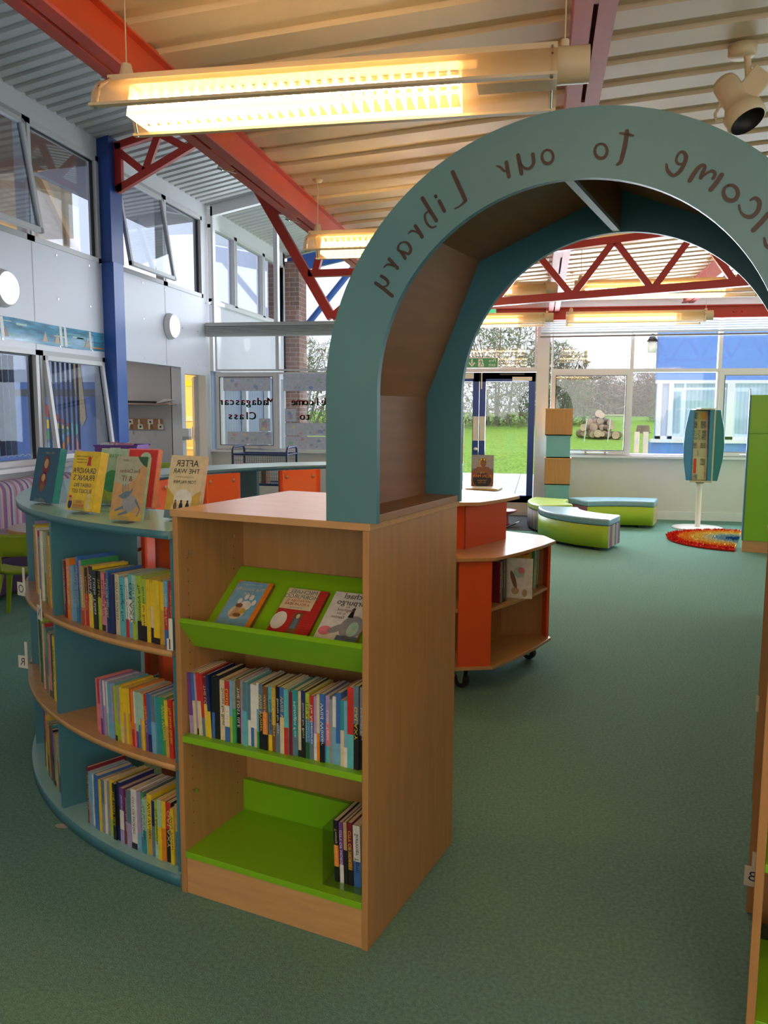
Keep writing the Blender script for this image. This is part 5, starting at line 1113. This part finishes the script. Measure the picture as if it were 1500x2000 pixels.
# ================================================================ AISLE SHELVING AT THE RIGHT EDGE
for k, lab in enumerate(('first beech aisle unit beyond the archway at the right edge', 'second beech aisle unit at the right edge', 'third beech aisle unit at the right edge', 'fourth beech aisle unit at the right edge', 'fifth beech aisle unit at the right edge, farthest')):
    s0 = (.906, .895, .888, .886, .886)[k]; d0 = .64+.76*k+(.0 if k < 4 else .06)
    t = thing('aisle_shelf_unit', lab, 'bookcase', M=FM @ T((s0, d0, 0)), group='beech shelf units lining the right side of the aisle')
    for d in (0, .735): MB().box((.0, d, 0), (.30, d+.018, 1.10), BEECH).obj('side_panel', t)
    MB().box((.28, .018, 0), (.298, .735, 1.10), BEECH).obj('back_panel', t); MB().box((.01, .018, 0), (.025, .735, .09), BEECHH).obj('plinth', t)
    for z in (.09, .42, .76): MB().box((.006, .018, z), (.28, .735, z+.018), LIME).obj('shelf', t)
    MB().box((-.006, -.004, 1.10), (.304, .757, 1.12), BEECHH).obj('top_panel', t)
q1 = onF(1478, 1688, .75); q2 = onF(1494, 1380, 1.35)
def amark(d, z, s, ch, lab):
    b = MB(); b.box((-.022, -.0015, -.03), (.02, .0015, .03), IVORY); b.box((-.004, -.0015, .03), (.02, .0015, .075), IVORY); o = b.obj('shelf_marker'); o.matrix_world = FM @ T((s, d, z)); bevel(o, .0007); tag(o, lab, 'shelf marker', 'letter markers on shelf edges')
    l = MB(); l.text(ch, .042, PAL['navy'], T((0, -.002, 0)) @ FACE); l.obj('marker_letter', o)
amark(.635, q1.z+.02, .918, 'B', 'cream shelf marker with a blue B at the right edge, nearest')
amark(1.37, q2.z, .912, 'A', 'cream shelf marker with an A at the right edge, above the B')

# ================================================================ WALL AND CEILING FITTINGS
for y, z, lab in ((6.72, 2.48, 'round white bulkhead light on the left wall at the frame edge'), (10.1, 2.48, 'round white bulkhead light on the left wall above the coat hooks')):
    t = thing('bulkhead_light', lab, 'wall light', (XL, y, z), group='round bulkhead lights on the left wall')
    M = Ry(PI/2); MB().lathe([(0, 0), (.165, 0), (.168, .02), (.150, .07), (.142, .075), (0, .075)], WM, 40, M).obj('housing', t); MB().lathe([(.142, .074), (.125, .092), (.06, .102), (0, .104)], BULK, 40, M).obj('diffuser', t)
# seaside frieze
def frieze():
    t = thing('seaside_frieze', 'long blue laminated seaside picture strip above the lower left windows', 'frieze', (XL+.004, 5.4, 2.045))
    b = MB(); V = []; n = 30
    for i in range(n+1): y = 3.05*i/n; sag = -.012*abs(sin(y*2.1)); V += [(0, y, sag), (0, y, .197+sag*.5)]
    b.add(V, [(2*i, 2*i+2, 2*i+3, 2*i+1) for i in range(n)], mat('glossy_sea_print', (.10, .34, .52), .12, noise=.45, nscale=5, stretch=(1, 1, 6)), smooth=True); b.obj('backing', t)
    a = MB(); r = random.Random(2)
    for i in range(26):
        y = r.uniform(.1, 2.9); z = r.uniform(.02, .16); w_ = r.uniform(.03, .22); h_ = r.uniform(.004, .02); a.box((.001, y, z), (.0015, min(y+w_*1.6, 3.03), z+h_), PAL[r.choice(('green', 'navy', 'tan', 'mint', 'teal', 'orange'))])
    for y in (1.3, 1.9, 2.1, 2.65): a.add([(.0018, y, .02), (.0018, y+.09, .02), (.0018, y+.05, .12)], [(0, 1, 2)], PAL['tan' if y > 1.5 else 'brown'])
    for y in (1.28, 2.2, 2.28, 2.75): a.add([(.002, y, .0), (.002, y+.05, .0), (.002, y+.03, .19), (.002, y-.01, .19)], [(0, 1, 2, 3)], PAL['white'])
    a.obj('printed_scene', t)
frieze()
b = MB(); b.box((XL-2.6, 10.14, 1.482), (XL-.06, 10.378, 1.498), mat('brown_shelf_edge', (.40, .24, .16), .5)); b.box((XL-.95, 10.139, 1.482), (XL-.80, 10.1395, 1.498), PAL['cream']); tag(b.obj('wall_shelf'), 'long thin shelf on the grey corridor wall above the coat hooks', 'shelf')
b = MB(); b.bar((XL-.66, 10.24, 1.52), (XL-.30, 10.24, 1.515), .12, .03, BLACK); tag(b.obj('dark_folder'), 'dark folder lying on the corridor shelf', 'folder')
b = MB(); b.add([(XL-.24, 10.15, 1.50), (XL-.05, 10.16, 1.535), (XL-.04, 10.32, 1.55), (XL-.22, 10.34, 1.50), (XL-.14, 10.2, 1.56)], [(0, 1, 4), (1, 2, 4), (2, 3, 4), (3, 0, 4)], PAL['white']); tag(b.obj('crumpled_paper'), 'crumpled white papers at the right end of the corridor shelf', 'paper')
hr = thing('coat_rack', 'brown coat rack board with ivory hooks on the grey corridor wall', 'coat rack', (XL-1.5, 10.378, 1.155))
MB().box((0, -.018, 0), (1.24, 0, .142), mat('brown_hook_board', (.38, .19, .08), .5)).obj('board', hr)
for i in range(9):
    x = .06+.145*i; up_ = i % 2; z = .10 if up_ else .035
    h = MB(); h.box((x-.038, -.024, z-.033), (x+.038, -.018, z+.035), IVORY); h.box((x-.012, -.027, z-.012), (x+.012, -.024, z+.012), BLACK); h.obj('name_plate', hr)
    h = MB(); s_ = -1 if up_ else 1; h.tube([(x+.005, -.03, z+s_*.02), (x, -.06, z+s_*.05), (x+.004, -.07, z+s_*.08), (x-.006, -.05, z+s_*.095)], .010, IVORY, 8); h.obj('hook', hr)
sd = thing('soap_dispenser', 'white wall dispenser on the door frame edge', 'dispenser', (XL+.02, 10.42, 1.02)); b = MB(); b.box((0, -.045, 0), (.09, .045, .15), WHITE); b.obj('body', sd); b = MB(); b.box((0, -.046, .0), (.092, .046, .045), FRAMEG); b.obj('grey_base', sd)
# classroom desk and chair seen through the yellow doorway
DESKW = mat('classroom_desk_top', (.62, .40, .16), .5)
dk = thing('classroom_desk', 'wooden desk in the yellow room behind the left doorway', 'desk', (-6.6, 13.9, 0)); MB().box((-.6, -.35, .70), (.9, .35, .74), DESKW).obj('desktop', dk)
for x in (-.55, .85):
    for y in (-.3, .3): MB().tube([(x, y, 0), (x, y, .7)], .018, BLACK, 8).obj('leg', dk)
LCH = mat('lime_chair_plastic', (.30, .40, .008), .35)
b = MB(); b.box((-7.0, 14.585, 1.85), (-5.2, 14.6, 1.95), mat('yellow_border', (.85, .55, .02), .6)); b.box((-6.6, 14.585, 1.2), (-6.2, 14.6, 1.3), PAL['cream']); tag(b.obj('border_strip'), 'yellow patterned border strip high on the classroom wall', 'border')
def shell_chair(name, label, loc, rz, sc=1.0):
    t = thing(name, label, 'chair', loc, rz); t.scale = (sc, sc, sc)
    V = []; Fq = []; nx_, ny_ = 10, 12
    prof = [(-.19, .40), (-.17, .425), (-.08, .43), (.04, .425), (.12, .42), (.17, .45), (.195, .52), (.205, .58), (.215, .64), (.225, .70), (.23, .74), (.235, .765)]
    for j, (y, z) in enumerate(prof):
        for i in range(nx_+1):
            u = i/nx_*2-1; w_ = .19 if j < 5 else .185-.01*(j-5)*.3; x = u*w_; c = (u*u)
            V.append((x, y-(.05*c if j > 5 else 0), z+(.03*c if j <= 5 else 0)))
    for j in range(len(prof)-1):
        for i in range(nx_):
            if j in (5, 6) and 2 <= i <= 7: continue
            Fq.append((j*(nx_+1)+i, j*(nx_+1)+i+1, (j+1)*(nx_+1)+i+1, (j+1)*(nx_+1)+i))
    o = MB().add(V, Fq, LCH, smooth=True).obj('shell', t); s = o.modifiers.new('s', 'SOLIDIFY'); s.thickness = .012
    for x, y in ((-1, -1), (1, -1), (-1, 1), (1, 1)):
        b = MB(); b.tube([(x*.13, y*.12+(.02 if y > 0 else 0), .42), (x*.20, y*.26, 0)], .02, LCH, 10, radii=[.026, .018]); b.obj('leg', t)
    return t
shell_chair('moulded_chair', 'lime green moulded chair at the left edge by the striped sofa', (-3.42, 4.95, 0), rad(200), .80)
shell_chair('moulded_chair', 'lime green moulded chair in the yellow classroom', (-6.2, 13.2, 0), rad(200), 1.0)
# small round table, sofa
rt = thing('coffee_table', 'small round pale table between the striped sofa and the ring', 'table', (-3.50, 5.55, 0)); MB().lathe([(0, .53), (.36, .53), (.36, .56), (0, .56)], TABT, 40, smooth=False).obj('tabletop', rt); MB().lathe([(.361, .531), (.364, .545), (.361, .559)], BEECHE, 40).obj('edge_band', rt); MB().tube([(0, 0, 0), (0, 0, .53)], .035, BLACK, 12).obj('pole', rt); MB().lathe([(0, 0), (.2, 0), (.2, .015), (0, .02)], BLACK, 24).obj('base', rt)
SOFS = bands('striped_sofa_fabric', 1, 4.2, [(.50, .44, .40), (.36, .10, .22), (.18, .12, .32), (.40, .40, .30), (.55, .30, .42), (.12, .07, .20), (.48, .40, .52), (.30, .34, .30), (.46, .12, .20), (.38, .32, .50)], .8)
PURP = mat('purple_sofa_base', (.07, .02, .09), .7)
so = thing('striped_sofa', 'pink, purple and green striped sofa under the lower left windows', 'sofa', (XL+.02, 5.0, 0))
def rounded(a, b, mt, name, w_=.05):
    o = MB().box(a, b, mt).obj(name, so); bevel(o, w_, 5, 40)
    for p in o.data.polygons: p.use_smooth = True
    return o
rounded((.20, 0, .30), (.42, 2.2, .83), SOFS, 'backrest', .09); rounded((.40, .02, .32), (.82, 2.18, .46), SOFS, 'seat'); rounded((.20, 0, .04), (.80, 2.2, .32), PURP, 'base', .02)
# trays
TRP = mat('purple_tray_plastic', (.17, .05, .33), .35); TRL = mat('lime_tray_plastic', (.42, .58, .06), .35); TRD = mat('dark_tray_plastic', (.05, .02, .06), .4)
def tray(label, loc, rz, w_, d, h, mt, fill, group):
    t = thing('storage_tray', label, 'tray', loc, rz, group); b = MB(); th = .006
    b.box((-w_, -d, 0), (w_, d, th), mt); b.box((-w_, -d, th), (w_, -d+th, h), mt); b.box((-w_, d-th, th), (w_, d, h), mt); b.box((-w_, -d+th, th), (-w_+th, d-th, h), mt); b.box((w_-th, -d+th, th), (w_, d-th, h), mt)
    b.box((-w_-.012, -d-.012, h-.014), (w_+.012, -d, h), mt); b.box((-w_-.012, d, h-.014), (w_+.012, d+.012, h), mt); b.obj('box', t)
    MB().box((-.05, -d-.008, h*.3), (.05, -d-.002, h*.7), PAL['white']).obj('label_plate', t)
    if fill:
        r = random.Random(4); f = MB()
        for i in range(14): x, y = r.uniform(-w_*.8, w_*.8), r.uniform(-d*.8, d*.8); f.add([(x-.05, y-.04, h-.02), (x+.05, y-.05, h-.01), (x+.04, y+.05, h+r.uniform(.0, .03)), (x-.04, y+.04, h+r.uniform(0, .02))], [(0, 1, 2, 3)], PAL[r.choice(('white', 'white', 'pink', 'grey'))])
        f.obj('papers', t)
    return t
# dark low table under the trays
lt = thing('side_table', 'low dark unit carrying the stacked purple trays behind the ring', 'unit', (-4.15, 7.6, 0)); MB().box((-.28, -.22, 0), (.28, .22, .86), TRD).obj('body', lt)
tray('dark tray with white label, lowest of the purple stack', (-4.15, 7.6, .862), 0, .21, .16, .075, TRD, False, 'stacked purple trays'); tray('purple tray beneath the topmost one in the stack', (-4.03, 7.55, .94), .1, .19, .16, .05, TRP, True, 'stacked purple trays')
tray('topmost purple tray heaped with white papers', (-4.05, 7.55, .995), .1, .21, .16, .085, TRP, True, 'stacked purple trays')
tl = thing('storage_trolley', 'grey unit under the lime tray, mostly hidden by the ring', 'unit', (-3.25, 6.55, 0)); MB().box((-.2, -.2, 0), (.2, .2, .92), GREYW).obj('body', tl)
tray('shallow lime green tray behind the sandy creature book', (-3.2, 6.5, .925), .15, .17, .13, .045, TRL, False, 'lime tray')
# wire-sided book cart
NV = mat('navy_tube', (.03, .05, .14), .4); WIR = mat('grey_wire', (.12, .13, .18), .4)
wc = thing('wire_cart', 'navy tubular cart with wire mesh sides behind the ring', 'cart', (-3.24, 9.5, 0))
for sx_ in (-1, 1):
    b = MB(); x = sx_*.335; b.tube([(x, -.2, .08), (x, -.2, .95), (x, -.16, .985), (x, .16, .985), (x, .2, .95), (x, .2, .08)], .014, NV, 8); b.tube([(x, -.2, .90), (x, .2, .90)], .010, NV, 8); b.obj('end_frame', wc)
for y in (-.2, .2):
    b = MB(); b.tube([(-.335, y, .90), (.335, y, .90)], .012, NV, 8); b.tube([(-.335, y, .55), (.335, y, .55)], .010, NV, 8); b.obj('rail', wc)
    b = MB()
    for i in range(24): x = -.32+.64*i/23; b.tube([(x, y, .55), (x, y, .90)], .0022, WIR, 4, caps=False)
    for i in range(7): z = .58+.05*i; b.tube([(-.33, y, z), (.33, y, z)], .0022, WIR, 4, caps=False)
    b.obj('wire_mesh', wc)
MB().box((-.33, -.19, .53), (.33, .19, .545), NV).obj('shelf', wc)
for x in (-.335, .335):
    for y in (-.2, .2): MB().tube([(x-.012, y, .035), (x+.012, y, .035)], .035, BLACK, 12).obj('wheel', wc)
r = random.Random(8); x = -.3
for i in range(12):
    t_ = r.uniform(.02, .035); make_book(T((-3.24+x, 9.33, .5455)), t_, .16, r.uniform(.20, .24), [(1, r.choice(('tan', 'brown', 'grey', 'cream')))], '%s book from the left in the wire cart' % ordinal(i+1), 'books in the wire cart'); x += t_+.004
# posters and cut-out letters on the class window
PP = mat('drawing_paper', (.60, .62, .74), .7, noise=.12, nscale=25)
def posters(x0, x1, z0, z1, k, lab):
    t = thing('pupil_drawing', lab, 'drawing', (x0, YB-.035, z0), group='pupil drawings taped to the class window')
    w_, h_ = x1-x0, z1-z0; MB().box((0, 0, 0), (w_, .001, h_), PP).obj('sheet', t); a = MB(); r = random.Random(k)
    for i in range(12):
        cx_, cz_ = r.uniform(.06, w_-.06), r.uniform(.03, h_-.03); rad_ = r.uniform(.01, .035)
        a.disc(rad_*.8, mat('crayon_'+('blue', 'pink', 'green', 'yellow', 'grey')[i % 5], ((.30, .45, .75), (.75, .42, .48), (.35, .62, .45), (.78, .72, .42), (.42, .42, .5))[i % 5], .8), T((cx_, -.001-.0002*i, cz_)) @ FACE, 7, rad_)
    a.obj('crayon_marks', t)
posters(-4.50, -3.79, 1.69, 1.89, 1, 'row of faint drawings along the top of the left class window pane')
posters(-4.45, -3.78, .93, 1.11, 2, 'row of faint drawings along the bottom of the left class window pane')
posters(-3.97, -3.80, 1.12, 1.30, 3, 'single drawing above the bottom row in the left pane')
posters(-3.60, -2.75, 1.69, 1.93, 4, 'row of faint drawings along the top of the second class window pane')
posters(-3.58, -2.75, .87, 1.05, 5, 'lowest row of drawings in the second class window pane')
posters(-3.58, -2.75, 1.06, 1.24, 6, 'upper of the two bottom rows of drawings in the second pane')
posters(-3.58, -3.42, 1.26, 1.44, 7, 'single drawing below the word in the second pane')
LT = bpy.data.materials.new('red_over_green_card'); LT.use_nodes = True; n = LT.node_tree; bs = n.nodes['Principled BSDF']; tcn = n.nodes.new('ShaderNodeTexCoord'); sx_ = n.nodes.new('ShaderNodeSeparateXYZ'); rpn = n.nodes.new('ShaderNodeValToRGB')
n.links.new(tcn.outputs['Generated'], sx_.inputs[0]); n.links.new(sx_.outputs[2], rpn.inputs['Fac']); rpn.color_ramp.interpolation = 'CONSTANT'; rpn.color_ramp.elements[0].color = (.03, .13, .06, 1); rpn.color_ramp.elements[1].position = .5; rpn.color_ramp.elements[1].color = (.62, .06, .06, 1); n.links.new(rpn.outputs['Color'], bs.inputs['Base Color'])
def word(s_, xr, z, step, lab, hgt=.105):
    for i, ch_ in enumerate(s_):
        b = MB(); b.text(ch_, hgt*1.45, LT, FACE); b.text(ch_, hgt*1.45, LT, T((.006, 0, 0)) @ FACE); b.text(ch_, hgt*1.45, LT, T((-.006, 0, .003)) @ FACE); o = b.obj('cut_out_letter'); o.location = (xr-step*i, YB-.034, z); tag(o, 'red and green letter %s, %s of the word %s on the class window' % (ch_, ordinal(i+1), lab), 'letter', 'cut-out letters on the class window')
word('Madagascar', -3.79, 1.535, .083, 'Madagascar'); word('Class', -4.06, 1.33, .085, 'Class'); word('Welcome', -2.92, 1.535, .088, 'Welcome'); word('to', -3.24, 1.33, .08, 'to')
# exit signs
GRN = mat('sign_green', (.05, .36, .14), .4); SGW = mat('sign_white', (.85, .85, .83), .4)
es = thing('fire_exit_sign', 'green and white sign above the navy exit doors with arrow, running figure and words', 'sign', (-.79, YB-.03, 2.072))
MB().box((-.215, -.002, -.07), (.215, .003, .07), SGW).obj('plate', es); b = MB(); b.box((-.205, -.004, -.06), (.205, -.002, .06), GRN); b.obj('green_field', es)
a = MB(); y = -.005
def P(pts, mt): a.add([(x, y, z) for x, z in pts], [tuple(range(len(pts)))], mt)
P([(-.150, .05), (-.130, .05), (-.130, -.012), (-.150, -.012)], SGW); P([(-.185, -.004), (-.175, .008), (-.140, -.03), (-.140, -.055)], SGW); P([(-.095, -.004), (-.105, .008), (-.140, -.03), (-.140, -.055)], SGW)
P([(-.055, -.052), (.022, -.052), (.022, -.03), (.0, .05), (-.055, .05)], SGW); y = -.006
a.disc(.008, GRN, T((-.020, y, .034)) @ FACE, 10); P([(-.030, .024), (-.012, .024), (-.004, -.012), (-.020, -.012)], GRN); P([(-.018, -.01), (-.004, -.012), (.012, -.03), (.006, -.036)], GRN); P([(-.022, -.008), (-.010, -.012), (-.028, -.046), (-.036, -.044)], GRN); P([(-.028, .022), (-.024, .014), (-.046, .002), (-.05, .008)], GRN); P([(-.012, .02), (-.012, .012), (.008, .002), (.012, .008)], GRN)
y = -.005; a.text('Fire', .062, SGW, T((.135, y, .028)) @ FACE); a.text('exit', .062, SGW, T((.132, y, -.028)) @ FACE); a.obj('symbols', es)
e2 = thing('ceiling_exit_sign', 'small green exit light box under the red end beam', 'sign', (-.70, 11.05, 2.70)); MB().box((-.10, 0, -.045), (.10, .05, .045), SGW).obj('housing', e2); b = MB(); b.box((-.09, -.002, -.035), (.09, 0, .035), mat('lit_green', (.05, .5, .2), .4, emit=(.1, .8, .35), estr=.6)); b.box((-.09, -.003, -.03), (-.02, -.001, .03), mat('lit_white', (1, 1, 1), .4, emit=(1, 1, 1), estr=.8)); b.obj('lit_panel', e2)
# spotlight
sp = thing('spotlight', 'cream ceiling spotlight with black-rimmed head pointing down, top right', 'spotlight', (.77, 3.78, zlow(.77)))
MB().lathe([(0, 0), (.055, 0), (.055, -.035), (.045, -.045), (0, -.045)], CREAM, 24).obj('ceiling_plate', sp)
MB().tube([(.02, 0, -.04), (.03, 0, -.13)], .014, CREAM, 12).obj('stem', sp)
o = MB().box((-.045, -.03, -.07), (.045, .03, .05), CREAM, T((.055, 0, -.15)) @ Ry(rad(38))).obj('gear_box', sp); bevel(o, .006)
hm = T((-.035, -.01, -.19)) @ Ry(rad(-24)) @ Rx(rad(-22))
MB().lathe([(0, .075), (.045, .07), (.052, .05), (.052, -.03), (.050, -.05), (.070, -.09), (.078, -.10), (.078, -.145), (.068, -.150)], CREAM, 28, hm).obj('head', sp)
MB().lathe([(.068, -.152), (.064, -.10), (0, -.09)], BLACK, 28, hm).obj('inner_baffle', sp)
b = MB(); b.tube([(-.055, 0, -.02), (-.09, 0, -.05), (-.10, 0, -.085), (-.075, 0, -.09)], .006, CREAM, 8, M=hm); b.obj('aiming_handle', sp)
b = MB(); o = b.box((-.06, -.05, -.09), (.06, .05, .0), BLACK, Rx(.3) @ Rz(.4)).obj('loudspeaker'); o.location = (-3.18, 9.9, zhigh(-3.18)-.01); tag(o, 'small black loudspeaker under the grey clerestory decking', 'loudspeaker')
b = MB(); b.disc(.016, mat('dried_spill', (.46, .42, .34), .8), Matrix(), 9, .03); b.disc(.012, mat('dried_spill'), T((.03, .01, .0005)), 7, .018); o = b.obj('floor_scrap'); o.location = tuple(CP+ray(123, 1614)*(-CAMH/ray(123, 1614).z)+Vector((0, 0, .002))); tag(o, 'small pale scrap on the carpet in front of the curved bookcase', 'scrap')
